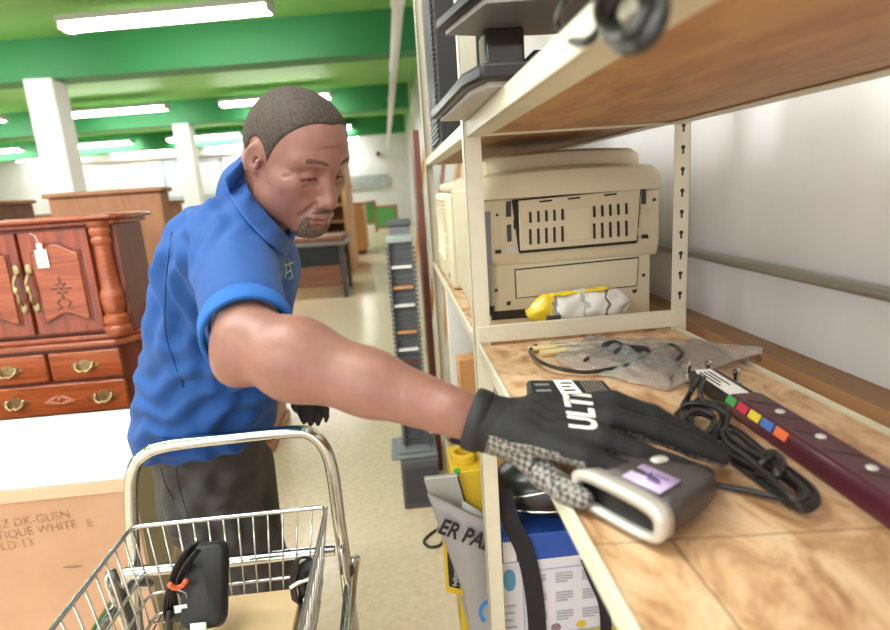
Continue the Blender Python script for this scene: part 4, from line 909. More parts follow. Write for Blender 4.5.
# black zip pouch with its cable
t = thing('adapter_pouch', 'black rounded zip pouch standing in the wire basket', 'pouch', (-.345, .86, .73))
PZ = frame_matrix(atY(206, 584, .85), atY(224, 582, .85)-atY(190, 586, .85), atY(205, 548, .88)-atY(208, 620, .82))
def rrect(hx, hy, r, n=6):
    o = []
    for cx_, cy_, a0 in ((hx-r, hy-r, 0), (-hx+r, hy-r, 90), (-hx+r, -hy+r, 180), (hx-r, -hy+r, 270)):
        for k in range(n+1):
            a = math.radians(a0+90*k/n); o.append((cx_+r*math.cos(a), cy_+r*math.sin(a)))
    return o
m = MB(); lev = ((.90, -.019), (.98, -.014), (1, 0), (.98, .014), (.9, .019)); m.rings([[PZ @ Vector((x*s, y*s, z)) for x, y in rrect(.033, .062, .014)] for s, z in lev]); obj('shell', m, MT['blackm'], t, smooth=True)
m = MB(); m.tube([PZ @ Vector((x*1.01, y*1.01, 0)) for x, y in rrect(.033, .062, .014)], .0022, 6, True); obj('zip', m, MT['black'], t)
t = thing('pouch_cable', 'folded black cable with orange tie and white tag left of the pouch', 'cable', atY(178, 600, .83))
def ys(pix, Y, r, nm='strand', mm=None, closed=False):
    P = [atY(x, y, Y+.004*(i % 3)) for i, (x, y) in enumerate(pix)]; m = MB(); m.tube(catmull(P, 7, closed), r, 8, closed); return obj(nm, m, mm or MT['cable'], t, smooth=True)
for k in range(5):
    d = 3.2*k; ys([(190+d*.6, 546-k), (178+d*.7, 560), (170+d*.6, 580), (168+d*.5, 588), (164+d, 604), (166+d, 620), (176+d*.7, 616), (184+d*.2, 600), (176+d*.4, 586), (184+d*.4, 566), (196+d*.3, 550)], .835+.003*k, .0026)
ys([(170, 610), (169, 630), (168, 650)], .84, .006)
ys([(169, 584), (175, 588), (182, 586), (186, 581)], .822, .0042, 'orange_tie', mat('orange_tie', 'd9603a', .5))
m = MB(); face(m, [(174, 606), (187, 604), (188, 611), (175, 613)], .818, .001); obj('white_tag', m, MT['paper'], t)
ys([(178, 590), (186, 594), (187, 604)], .82, .0008, 'tag_string', MT['silver'])
t = thing('power_adapter', 'dark grey power adapter with coiled cable and white tie, right side of basket', 'adapter', atY(304, 600, .9))
m = MB(); face(m, [(299, 564), (316, 556), (318, 592), (302, 604)], .93, .03); obj('brick', m, mat('blue_grey_plastic', '3b3d4b', .4), t, bevel=.004)
for k in range(4):
    ys([(293+k*1.5, 565+k), (291+k*1.3, 585), (295+k*1.4, 604), (306+k, 612-k), (312, 606), (304+k, 600), (298+k*1.6, 584), (300+k*1.6, 566), (308+k, 559), (300, 558)], .895-.004*k, .0024, 'coil', closed=True)
ys([(290, 588), (298, 583), (306, 580), (314, 578)], .875, .0032, 'white_tie', MT['paper'])
m = MB(); face(m, [(303, 598), (312, 593), (313, 600), (305, 605)], .885, .006); obj('plug', m, MT['white'], t, bevel=.002)
m = MB(); m._add([atY(190, 624, .80), atY(206, 622, .80), atY(209, 660, .78), atY(193, 660, .78)], [(0,1,2,3)])
tag(obj('paper_slip', m, mat('mint_paper', 'c6dccb', .6), solid=.001), 'pale mint paper slip below the black pouch in the basket', 'paper')
# ================================================================ soft-body modelling: signed distance field + surface nets
class SDF:
    def __init__(s, ax, ay, az):
        s.ax = [np.asarray(a, np.float32) for a in (ax, ay, az)]; s.d = np.full([len(a) for a in s.ax], .06, np.float32)
    def _loc(s, lo, hi):
        sl = []
        for a, l, h in zip(s.ax, lo, hi):
            i0 = max(0, np.searchsorted(a, l)-1); i1 = min(len(a), np.searchsorted(a, h)+1)
            if i1 <= i0: return None
            sl.append(slice(i0, i1))
        X, Y, Z = (a[q] for a, q in zip(s.ax, sl)); return tuple(sl), X[:, None, None], Y[None, :, None], Z[None, None, :]
    def _mix(s, sl, v, k, op):
        d = s.d[sl]
        if op == 'u':
            if k <= 0: r = np.minimum(d, v)
            else: h = np.maximum(k-np.abs(d-v), 0)/k; r = np.minimum(d, v)-h*h*k*.25
        else:
            v = -v
            if k <= 0: r = np.maximum(d, v)
            else: h = np.maximum(k-np.abs(d-v), 0)/k; r = np.maximum(d, v)+h*h*k*.25
        s.d[sl] = r
    def cap(s, a, b, ra, rb, k=.01, op='u', flat=None):
        """tapered capsule; flat = (direction, factor) squashes the cross-section along direction"""
        a, b = np.array(a, float), np.array(b, float); R = max(ra, rb)+.03+k
        L = s._loc(np.minimum(a, b)-R, np.maximum(a, b)+R)
        if L is None: return
        sl, X, Y, Z = L; ab = b-a; l2 = ab.dot(ab)+1e-12
        t = np.clip(((X-a[0])*ab[0]+(Y-a[1])*ab[1]+(Z-a[2])*ab[2])/l2, 0, 1)
        dx, dy, dz = X-(a[0]+t*ab[0]), Y-(a[1]+t*ab[1]), Z-(a[2]+t*ab[2])
        q = dx*dx+dy*dy+dz*dz
        if flat is not None:
            n = np.array(flat[0], float); n /= np.linalg.norm(n); g = dx*n[0]+dy*n[1]+dz*n[2]; q = q+g*g*(1/flat[1]**2-1)
        s._mix(sl, np.sqrt(q)-(ra+(rb-ra)*t), k, op)
    def ell(s, c, r, R=None, k=.01, op='u'):
        c = np.array(c, float); M = max(r)+.03+k; L = s._loc(c-M, c+M)
        if L is None: return
        sl, X, Y, Z = L; R = np.eye(3) if R is None else np.asarray(R)
        u = [(X-c[0])*R[0, i]+(Y-c[1])*R[1, i]+(Z-c[2])*R[2, i] for i in range(3)]
        k0 = np.sqrt(sum((q/rr)**2 for q, rr in zip(u, r))); k1 = np.sqrt(sum((q/rr**2)**2 for q, rr in zip(u, r)))+1e-6
        s._mix(sl, k0*(k0-1)/k1, k, op)
    def chain(s, pts, rad, k=.01, op='u', flat=None):
        for i in range(len(pts)-1): s.cap(pts[i], pts[i+1], rad[i], rad[i+1], k, op, flat)
    def half(s, p, n, k=0.0):
        """keep the side the normal points away from"""
        n = np.array(n, float); n /= np.linalg.norm(n); X, Y, Z = s.ax
        v = (X[:, None, None]-p[0])*n[0]+(Y[None, :, None]-p[1])*n[1]+(Z[None, None, :]-p[2])*n[2]
        if k <= 0: s.d = np.maximum(s.d, v)
        else: h = np.maximum(k-np.abs(s.d-v), 0)/k; s.d = np.maximum(s.d, v)+h*h*k*.25
        s.d = s.d.astype(np.float32)
    def mesh(s, smooth=0):
        d = s.d; S = d < 0; n = d.shape
        cnt = np.zeros([q-1 for q in n], np.uint8)
        for i in (0, 1):
            for j in (0, 1):
                for k in (0, 1): cnt += S[i:n[0]-1+i, j:n[1]-1+j, k:n[2]-1+k]
        act = (cnt > 0) & (cnt < 8); I = np.argwhere(act); idx = np.full(act.shape, -1, np.int32); idx[act] = np.arange(len(I))
        acc = np.zeros((len(I), 3)); num = np.zeros(len(I)); C = [(i, j, k) for i in (0, 1) for j in (0, 1) for k in (0, 1)]
        P = lambda o: np.stack([s.ax[m][I[:, m]+o[m]] for m in range(3)], 1).astype(float)
        V = {o: d[I[:, 0]+o[0], I[:, 1]+o[1], I[:, 2]+o[2]].astype(float) for o in C}
        for a in C:
            for m in range(3):
                if a[m]: continue
                b = tuple(1 if q == m else a[q] for q in range(3)); va, vb = V[a], V[b]; msk = (va < 0) != (vb < 0)
                t = np.where(msk, va/np.where(np.abs(va-vb) < 1e-12, 1, va-vb), 0)[:, None]
                pa = P(a); acc += np.where(msk[:, None], pa+(P(b)-pa)*t, 0); num += msk
        v = acc/num[:, None]; F_ = []
        for m in range(3):
            o1, o2 = [q for q in range(3) if q != m]
            A = S.take(range(n[m]-1), m); B = S.take(range(1, n[m]), m); E = np.argwhere(A != B)
            E = E[(E[:, o1] > 0) & (E[:, o2] > 0) & (E[:, o1] < n[o1]-1) & (E[:, o2] < n[o2]-1)]
            fl = A[E[:, 0], E[:, 1], E[:, 2]]
            def g(d1, d2):
                e = E.copy(); e[:, o1] -= d1; e[:, o2] -= d2; return idx[e[:, 0], e[:, 1], e[:, 2]]
            q = np.stack([g(1, 1), g(0, 1), g(0, 0), g(1, 0)], 1)
            if m == 1: fl = ~fl
            q[~fl] = q[~fl][:, ::-1]; F_.append(q)
        f = np.concatenate(F_); f = f[(f >= 0).all(1)]
        if smooth: v = lap(v, f, smooth)
        return v, f
def lap(v, f, it, w=.5, mask=None):
    e = np.concatenate([f[:, [0, 1]], f[:, [1, 2]], f[:, [2, 3]], f[:, [3, 0]]]); e = np.concatenate([e, e[:, ::-1]])
    deg = np.bincount(e[:, 0], minlength=len(v))[:, None]+1e-9
    for _ in range(it):
        a = np.stack([np.bincount(e[:, 0], v[e[:, 1], i], len(v)) for i in range(3)], 1)/deg
        dv = (a-v)*w; v = v+(dv if mask is None else dv*mask[:, None])
    return v
def vnormals(v, f):
    n = np.cross(v[f[:, 2]]-v[f[:, 0]], v[f[:, 3]]-v[f[:, 1]]); o = np.zeros_like(v)
    for i in range(4):
        for c in range(3): o[:, c] += np.bincount(f[:, i], n[:, c], len(v))
    return o/(np.linalg.norm(o, axis=1)[:, None]+1e-12)
def skin(name, v, f, mats, parent, mi=None):
    off = np.array(wloc(parent)); me = bpy.data.meshes.new(name)
    me.vertices.add(len(v)); me.vertices.foreach_set('co', (v-off).astype(np.float32).ravel())
    me.loops.add(f.size); me.loops.foreach_set('vertex_index', f.astype(np.int32).ravel())
    me.polygons.add(len(f)); me.polygons.foreach_set('loop_start', np.arange(0, f.size, 4, dtype=np.int32)); me.polygons.foreach_set('loop_total', np.full(len(f), 4, np.int32))
    if mi is not None: me.polygons.foreach_set('material_index', np.asarray(mi, np.int32))
    me.update(calc_edges=True); me.validate(); me.polygons.foreach_set('use_smooth', [True]*len(me.polygons))
    for q in (mats if isinstance(mats, (list, tuple)) else [mats]): me.materials.append(q)
    o = bpy.data.objects.new(name, me); COL.objects.link(o); o.parent = parent; return o
def axis(lo, hi, h, fine=None):
    """grid line positions, spacing h, finer inside (a, b, hf)"""
    if not fine: return np.arange(lo, hi+h, h)
    a, b, hf = fine; return np.concatenate([np.arange(lo, a, h), np.arange(max(a, lo), min(b, hi), hf), np.arange(min(b, hi), hi+h, h)])

# ================================================================ the man
from mathutils.bvhtree import BVHTree
man = thing('person', 'man in blue polo shirt and dark gloves bending and reaching across the plywood shelf', 'person', (-.40, 1.22, 0))
skinm = mat('brown_skin', '92665a', .40, noise=.09, nscale=35, bump=.25, bscale=260, spec=.45, sss=.12)
blue = mat('royal_blue_jersey', '0d4a92', .75, noise=.05, nscale=60, bump=.25, bscale=900, sheen=.05)
trou = mat('charcoal_twill', '4a4745', .8, noise=.08, nscale=90, bump=.2, bscale=900)
glv = mat('black_glove_knit', '151416', .75, noise=.12, nscale=70, bump=.35, bscale=500)
wov = bpy.data.materials.new('grey_woven_palm'); wov.use_nodes = True; nt = wov.node_tree; bs = nt.nodes['Principled BSDF']; bs.inputs['Roughness'].default_value = .7
tc = nt.nodes.new('ShaderNodeTexCoord'); mp = nt.nodes.new('ShaderNodeMapping'); mp.inputs['Rotation'].default_value = (.5, .4, .8); ck = nt.nodes.new('ShaderNodeTexChecker'); ck.inputs['Scale'].default_value = 190
ck.inputs[1].default_value = lin('8e8985'); ck.inputs[2].default_value = lin('45423f'); nt.links.new(tc.outputs['Object'], mp.inputs[0]); nt.links.new(mp.outputs[0], ck.inputs[0]); nt.links.new(ck.outputs[0], bs.inputs[0])
Pa = lambda x, y, Y: np.array(atY(x, y, Y))

# head frame: x forward (face), y his left, z up; origin between the ears
phi, pit, rol = math.radians(43), math.radians(28), math.radians(2)
fw_ = np.array([math.cos(phi)*math.cos(pit), -math.sin(phi)*math.cos(pit), -math.sin(pit)]); lf_ = np.array([math.sin(phi), math.cos(phi), 0]); up_ = np.cross(fw_, lf_)
lf_, up_ = lf_*math.cos(rol)+up_*math.sin(rol), up_*math.cos(rol)-lf_*math.sin(rol)
RH = np.stack([fw_, lf_, up_], 1); HS = .895
OH = Pa(295, 159, 1.01)
hd = lambda x, y, z: OH+RH@(np.array([x, y, z])*HS)
def head_field(B, off=0.0):
    E = lambda c, r, k=.012, op='u', R=None: B.ell(hd(*c), [q*HS+off for q in r], RH if R is None else RH@R, k, op)
    K = lambda a, b, ra, rb, k=.012, op='u', flat=None: B.cap(hd(*a), hd(*b), ra*HS+off, rb*HS+off, k, op, None if flat is None else (RH@np.array(flat[0]), flat[1]))
    E((-.008, 0, .036), (.094, .076, .087)); E((.03, 0, .05), (.064, .063, .062), .03); E((-.035, 0, .01), (.062, .066, .065), .03)
    E((.04, 0, -.02), (.056, .058, .078), .03)
    for s in (-1, 1):
        K((-.002, s*.05, -.035), (.006, s*.05, -.066), .02, .018, .025); K((.006, s*.05, -.066), (.07, s*.022, -.101), .019, .016, .025)
        E((.052, s*.046, -.014), (.03, .021, .018), .02); E((.04, s*.045, -.05), (.03, .018, .03), .03)
        K((.09, s*.01, .03), (.07, s*.05, .03), .011, .008, .018)
    E((.078, 0, -.1), (.02, .024, .018), .018); E((.072, 0, -.066), (.032, .034, .036), .022)
    for s in (-1, 1): E((.1, s*.032, .008), (.016, .02, .011), .016, 's')
    K((.09, 0, .018), (.111, 0, -.03), .008, .0115, .014); E((.112, 0, -.036), (.0135, .0135, .0105), None or .008)
    for s in (-1, 1):
        E((.1, s*.0155, -.042), (.012, .0085, .0095), .006)
        E((.0765, s*.032, .007), (.0145, .0165, .0135), .004)                       # lids over the eyeball
        K((.0895, s*.019, -.0035), (.0935, s*.031, -.0012), .0030, .0046, .003, 's'); K((.0935, s*.031, -.0012), (.0855, s*.0465, -.0035), .0046, .0030, .003, 's')   # lid opening, looking down
        K((.0945, s*.02, .0125), (.0925, s*.034, .0145), .0014, .0014, .004, 's'); K((.0925, s*.034, .0145), (.082, s*.048, .0105), .0014, .0012, .004, 's')            # upper lid crease
        K((.092, s*.02, -.0115), (.085, s*.042, -.0125), .0012, .001, .006, 's')           # lower lid fold
        K((.1, s*.019, -.04), (.086, s*.036, -.07), .0022, .0018, .009, 's')             # smile fold
        K((.108, s*.008, -.0465), (.101, s*.012, -.0475), .0035, .003, .003, 's')           # nostril
    K((.1, -.02, -.067), (.1055, 0, -.0655), .006, .0075, .006); K((.1, .02, -.067), (.1055, 0, -.0655), .006, .0075, .006)
    K((.096, -.018, -.079), (.1025, 0, -.0795), .0055, .0085, .006); K((.096, .018, -.079), (.1025, 0, -.0795), .0055, .0085, .006)
    K((.1, -.027, -.0745), (.1125, 0, -.072), .0024, .0018, .003, 's'); K((.1, .027, -.0745), (.1125, 0, -.072), .0024, .0018, .003, 's')
    for s in (-1, 1):
        K((.098, s*.012, .026), (.097, s*.008, .045), .0012, .0008, .006, 's')            # frown lines
        K((.072, s*.06, .004), (.06, s*.068, -.004), .001, .0008, .005, 's'); K((.073, s*.059, .009), (.06, s*.068, .011), .001, .0008, .005, 's')
    for zf_ in (.058, .072): K((.095, -.03, zf_), (.099, .0, zf_+.003), .0008, .0008, .006, 's'); K((.095, .03, zf_), (.099, .0, zf_+.003), .0008, .0008, .006, 's')
    K((.104, -.012, -.0895), (.104, .012, -.0895), .004, .004, .01, 's')
    for s in (-1, 1):                                                              # ears
        a = math.radians(18); Re = np.array([[math.cos(a), 0, math.sin(a)], [0, 1, 0], [-math.sin(a), 0, math.cos(a)]])
        b = math.radians(-30*s); Rz = np.array([[math.cos(b), -math.sin(b), 0], [math.sin(b), math.cos(b), 0], [0, 0, 1]])
        R = Rz@Re
        E((-.012, s*.081, .004), (.0165, .0068, .027), .006, 'u', R); E((-.006, s*.078, -.018), (.0095, .0055, .011), .006, 'u', R)
        if not off:
            E((-.008, s*.0877, .006), (.0095, .0058, .017), .004, 's', R); E((-.003, s*.083, -.002), (.006, .01, .008), .003, 's', R)
            K((.004, s*.082, .0), (.002, s*.083, -.01), .0045, .004, .004)
# joints
NB = Pa(256, 208, 1.09); HB = hd(-.03, 0, -.05)
SR, EL, F1, F2, WR = Pa(233, 250, .98), Pa(250, 343, .70), Pa(296, 359, .668), Pa(370, 383, .638), Pa(468, 417, .60)
SL, EL2, WR2 = Pa(262, 262, 1.30), Pa(262, 345, 1.34), Pa(303, 388, 1.25)
PEL, MID, CHE = Pa(210, 470, 1.26), Pa(213, 380, 1.2), Pa(228, 290, 1.13)
hipR, hipL = PEL+np.array([.008, -.075, -.04]), PEL+np.array([.03, .085, -.04])
KR, KL = np.array([hipR[0]+.12, hipR[1]-.0, .5]), np.array([hipL[0]-.0, hipL[1]+.02, .5])
AR, AL = np.array([KR[0]-.01, KR[1]+.02, .09]), np.array([KL[0]-.0, KL[1]+.03, .09])
# right hand: chains of pixel anchors over the shelf
HA = dict(index=[(612, 402, .565), (652, 416, .553), (690, 435, .537), (716, 449, .527)], middle=[(610, 418, .54), (655, 431, .527), (694, 447, .512), (722, 458, .502)],
          ring=[(600, 438, .515), (640, 454, .50), (677, 467, .488), (706, 475, .48)], little=[(584, 456, .497), (618, 470, .485), (650, 475, .477), (674, 478, .472)],
          thumb=[(520, 448, .555), (545, 474, .525), (565, 490, .498), (584, 499, .478)])
HA = {k: [Pa(*p) for p in v] for k, v in HA.items()}
KN = [HA[k][0] for k in ('index', 'middle', 'ring', 'little')]
DOR = np.cross(KN[0]-KN[3], (KN[1]+KN[2])/2-WR); DOR /= np.linalg.norm(DOR); DOR = DOR if DOR[2] > 0 else -DOR
def hand(B, dr, HA, WR, KN, DOR, rr=(.0108, .0105, .0095, .0085)):
    for kn, sc in zip(KN, (1.0, 1.02, 1.0, .95)): B.cap(WR+(kn-WR)*.12, kn, .017+dr, .0135*sc+dr, .012, 'u', (DOR, .85))
    B.cap((WR+KN[0])/2, (WR+KN[3])/2, .016+dr, .016+dr, .015)
    for (n, s) in (('index', 1.0), ('middle', 1.02), ('ring', .97), ('little', .86)):
        c = HA[n]; B.chain(c, [.0124*s+dr, .0116*s+dr, .0107*s+dr, .0088*s+dr], .004)
        B.ell(c[1], [.0112*s+dr]*3, None, .004)
    c = HA['thumb']; B.cap(WR+(c[0]-WR)*.5, c[0], .016+dr, .017+dr, .015); B.chain(c, [.0165+dr, .0145+dr, .0125+dr, .0098+dr], .006)
# left hand hanging behind the forearm
HL_ = dict(index=[(306, 404, 1.24), (304, 414, 1.235), (303.5, 418, 1.23), (304, 422, 1.225)], middle=[(312, 405, 1.245), (311.5, 416, 1.24), (311, 420, 1.235), (310.5, 424, 1.23)],
           ring=[(318, 404, 1.25), (319, 415, 1.245), (318.5, 419, 1.24), (318, 424, 1.235)], little=[(323.5, 402, 1.258), (326, 410, 1.255), (326.5, 416, 1.25), (326, 421, 1.245)],
           thumb=[(301, 394, 1.225), (297, 401, 1.215), (296, 406, 1.21), (297, 410, 1.205)])
HL_ = {k: [Pa(*p) for p in v] for k, v in HL_.items()}
KN2 = [HL_[k][0] for k in ('index', 'middle', 'ring', 'little')]; DOR2 = np.array([.2, -1, .1])
lo = np.array([-.66, .43, -.0]); 
hb0, hb1 = OH-.165, OH+.175
B = SDF(axis(-.68, .34, .0062, (hb0[0], hb1[0], .0019)), axis(.43, 1.50, .0062, (hb0[1], hb1[1], .0019)), axis(.03, OH[2]+.19, .0085, (hb0[2]-.02, hb1[2], .0019)))
B.cap(PEL, MID, .08, .08, .04, 'u', ((0, 1, 0), 1.1)); B.cap(MID, CHE, .08, .085, .04, 'u', ((0, 1, 0), 1.1)); B.cap(CHE, NB, .085, .055, .05)
B.cap(SR, SL, .055, .055, .05); B.cap(NB, HB, .058, .056, .03); B.cap(NB, hd(-.055, 0, -.03), .055, .05, .03)
B.chain([SR, EL], [.055, .041], .03); B.chain([EL, F1, F2, WR], [.041, .048, .0365, .0275], .02); B.ell(EL+np.array([-.016, -.012, -.022]), (.028,)*3, None, .018)
B.ell(WR+np.array([-.018, -.012, .02]), (.014, .012, .011), None, .014)
B.chain([SL, EL2, WR2], [.055, .04, .027], .03)
for h_, k_, a_ in ((hipR, KR, AR), (hipL, KL, AL)):
    B.chain([h_, k_, a_], [.06, .05, .036], .03); B.cap(a_, a_+np.array([.14, -.01, -.045]), .03, .03, .02)
hand(B, -.0025, HA, WR, KN, DOR); hand(B, -.0052, HL_, WR2, KN2, DOR2)
head_field(B)
v, f = B.mesh(); 
dH = np.linalg.norm(v-OH, axis=1); v = lap(v, f, 3, .5, np.clip((dH-.11)/.05, 0, 1)); v = lap(v, f, 1, .35)
skin('body', v, f, skinm, man)
# eyes
eyew = mat('eye_white', 'c9bdb3', .2); iris = mat('dark_iris', '2a1a12', .15)
for s in (-1, 1):
    c = hd(.0755, s*.032, .006); m = MB(); m.ell(c, (.0125*HS,)*3, None, 24, 16); e = obj('eye', m, eyew, man, smooth=True)
    g = RH@np.array([.86, -.1, -.5]); g /= np.linalg.norm(g); m = MB(); m.ell(c+g*.0095, (.0062, .0062, .0036), Matrix(np.stack([np.cross(g, [0, 0, 1]), np.cross(np.cross(g, [0, 0, 1]), g), g], 1).tolist()), 16, 8); obj('iris', m, iris, e, smooth=True)
# hair: a close-cropped shell over the skull
def shell(name, off, keep, mm, fine=.0024, sm=1):
    B = SDF(axis(hb0[0], hb1[0], fine), axis(hb0[1], hb1[1], fine), axis(hb0[2], hb1[2], fine)); head_field(B, off)
    X, Y, Z = (a[q] for a, q in zip(B.ax, ((slice(None), None, None), (None, slice(None), None), (None, None, slice(None)))))
    loc = [((X-OH[0])*RH[0, i]+(Y-OH[1])*RH[1, i]+(Z-OH[2])*RH[2, i])/HS for i in range(3)]
    g = keep(*loc); h = np.maximum(.004-np.abs(B.d-g), 0)/.004; B.d = (np.maximum(B.d, g)+h*h*.001).astype(np.float32)
    v, f = B.mesh(sm); return skin(name, v, f, mm, man)
def hairmask(x, y, z):
    ay = np.abs(y)
    front = np.minimum(.078-.25*ay-x+(z-.09)*.5, 10)         # hairline over the forehead
    side = np.where(x > .012, z+.004-(x-.012)*1.0, z+.018-np.clip(-x-.0, 0, .1)*.35)
    ear = np.maximum(.07-ay, (np.sqrt(((x+.011)/.025)**2+((z-.003)/.035)**2)-1)*.03)
    return -np.minimum(np.minimum(np.minimum(front*.8, side*.7), .02), ear)
hairm = mat('grey_black_cropped_hair', '4b3d36', .75, c2='30261f', nscale=210, bump=.5, bscale=420)
shell('hair', .0022, hairmask, hairm)
def beardmask(x, y, z):
    ay = np.abs(y)
    chin = np.minimum(np.minimum(-.087-z+.0*ay, .034-ay), x-.045)
    side = np.minimum(np.minimum(.006-np.abs(ay-.03-(x-.09)*-.15), -.066-z), x-.05)
    mou = np.minimum(.0034-np.abs(z+.0565+.10*ay), .027-ay); mou = np.minimum(mou, x-.07)
    return -np.maximum(np.maximum(chin, side), mou)
shell('beard', .0012, beardmask, mat('grizzled_beard', '857267', .8, c2='2a201b', nscale=380, bump=.5, bscale=500), .0022)
eb = BVHTree.FromPolygons([Vector(q) for q in v], f.tolist())
for s in (-1, 1):
    P = []
    for y_, z_ in ((.0185, -.0005), (.024, .0028), (.031, .0042), (.039, .003), (.047, -.0015)):
        o = Vector(hd(.13, s*y_, z_)); h = eb.ray_cast(o, Vector(-fw_)); P.append(h[0]+h[1]*.0004 if h[0] is not None else o)
    m = MB(); m.tube(catmull(P, 4), .0009, 6); obj('eyelashes', m, mat('lash_dark', '20140f', .7), man, smooth=True)
m = MB()
for s in (-1,):
    pts = [hd(.1005-.0, s*.012, .0325), hd(.0985, s*.022, .0372), hd(.09, s*.036, .0385), hd(.077, s*.05, .034)]
    for k in (0,): m.tube(catmull(pts, 6), [.003]*19, 8, flat=.6)
m.bm.free()
def eyebrow(x, y, z):
    ay = np.abs(y); return -np.minimum(np.minimum(.0056-np.abs(z-.0335-.004*np.sin((ay-.012)/.04*3.0)), ay-.012), np.minimum(.05-ay, x-.05))
def lips(x, y, z):
    ay = np.abs(y); up = .0085-.012*(ay/.026)**2*.6
    return -np.minimum(np.minimum(.027-ay, .0115*(1-(ay/.03)**2)-np.abs(z+.074-.0*ay)), x-.085)
shell('lips', .0006, lips, mat('lip_skin', '7c4c44', .36), .0019)
shell('eyebrow', .0009, eyebrow, mat('eyebrow_hair', '4a352b', .85, c2='6b4c3d', nscale=300), .0022)

# ---- polo shirt
B = SDF(axis(-.72, .02, .0062), axis(.62, 1.50, .0062), axis(.80, 1.56, .0062))
HEM = Pa(205, 455, 1.245)
sp = [HEM+np.array([-.0, 0, -.02]), Pa(206, 425, 1.235), Pa(211, 380, 1.20), Pa(221, 320, 1.15), Pa(230, 272, 1.11), Pa(246, 224, 1.09)]
for a, b, ra, rb in zip(sp[:-1], sp[1:], (.136, .137, .128, .124, .116), (.137, .128, .124, .104, .045)): B.cap(a, b, ra, rb, .05, 'u', ((0, 1, 0), 1.08))
B.cap(sp[5], NB+(HB-NB)*.05, .058, .056, .04)
B.cap(SR, SL, .07, .07, .05); B.ell(SR, (.07, .078, .072), None, .04); B.cap(Pa(217, 262, 1.05), SL+np.array([-.02, 0, -.03]), .09, .08, .05)
CU = SR+(EL-SR)*.74; ad = (EL-SR)/np.linalg.norm(EL-SR)
B.chain([SR, CU], [.068, .056], .03); B.chain([SL, SL+(EL2-SL)*.8], [.075, .066], .03)
B.cap(CU+ad*.005, CU+ad*.06, .04, .04, .0, 's'); 
# hollow for the neck
B.cap(NB+(HB-NB)*.3, HB, .062, .06, .004, 's')
B.half(Pa(205, 460, 1.1), (.03, 0, -1), .012)
v, f = B.mesh(3); nv = vnormals(v, f)
# cloth folds: bands that run from the armpit and waist
def fold(v, o, d, across, wl, amp, rad, ph=0.0, warp=.3):
    o, d, ac = (np.array(q, float) for q in (o, d, across)); d /= np.linalg.norm(d); ac -= d*ac.dot(d); ac /= np.linalg.norm(ac)
    r = v-o; t = r@d; s_ = r@ac; w_ = np.exp(-(np.linalg.norm(r, axis=1)/rad)**2)
    return amp*w_*np.sin(2*np.pi*(s_/wl+warp*np.sin(t/wl*1.3)+.15*np.sin(t/wl*3.1))+ph)
disp = np.zeros(len(v))
axs = np.array(sp[4])-np.array(sp[0])
for px, py, Y, d, ac, wl, amp, rad in ((175, 300, 1.0, (.3, 0, 1), (1, 0, .2), .05, .006, .14), (230, 400, 1.05, (.8, 0, .6), (-.5, 0, .8), .055, .007, .13), (165, 420, 1.1, (.9, 0, .35), (-.3, 0, .9), .05, .006, .12),
      (265, 350, 1.05, (.35, 0, 1), (1, 0, -.2), .04, .006, .12), (205, 260, .93, (.4, -.4, -.9), (1, 0, .3), .04, .004, .10), (195, 215, 1.0, (1, 0, .5), (-.4, 0, 1), .035, .004, .09), (250, 445, 1.1, (.2, 0, 1), (1, 0, 0), .06, .006, .10), (285, 275, 1.0, (.2, 0, 1), (1, 0, 0), .03, .004, .08)):
    disp += 1.25*fold(v, Pa(px, py, Y), d, ac, wl, amp, rad, px*.1)
v = v+nv*disp[:, None]; v = lap(v, f, 1)
shirt = skin('polo_shirt', v, f, blue, man)
sb = BVHTree.FromPolygons([Vector(q) for q in v], f.tolist())
LASTD = [.6]
def onto(px, py, lift=.0012, tree=None):
    o = Vector((0, 0, H)); d = Vector(_ray(px, py)).normalized(); h = (tree or sb).ray_cast(o, d)
    return (h[0]+h[1]*lift if h[0] is not None else o+d*LASTD[0])
def surfline(name, pix, r, mm, parent, tree=None):
    P = [onto(x, y, r*.3, tree) for x, y in pix]; m = MB(); m.tube(P, r, 6); return obj(name, m, mm, parent, smooth=True)
def interp(pix, n=6): return [(p.x, p.y) for p in catmull([(x, y, 0) for x, y in pix], n)]
navy = mat('navy_stitch', '0d3c78', .8)
surfline('side_seam', interp([(172, 232), (168, 262), (165, 300), (166, 335), (174, 362), (184, 388)]), .0011, navy, shirt)
# sleeve hem band
Q = np.array([ad]).ravel(); e1 = np.cross(ad, [0, 0, 1]); e1 /= np.linalg.norm(e1); e2 = np.cross(ad, e1); m = MB(); rr = []
for t_, r_ in ((-.022, .0565), (-.02, .0592), (.0, .0588), (.012, .0582), (.0135, .057), (.012, .052), (-.01, .051)):
    rr.append([Vector(CU+ad*(t_+.052)+(e1*math.cos(a)+e2*math.sin(a))*(r_*1.0)) for a in [2*math.pi*k/40 for k in range(40)]])
m.rings(rr, False); obj('sleeve_band', m, mat('blue_rib', '1c60b0', .8, bump=.3, bscale=700), shirt, smooth=True)
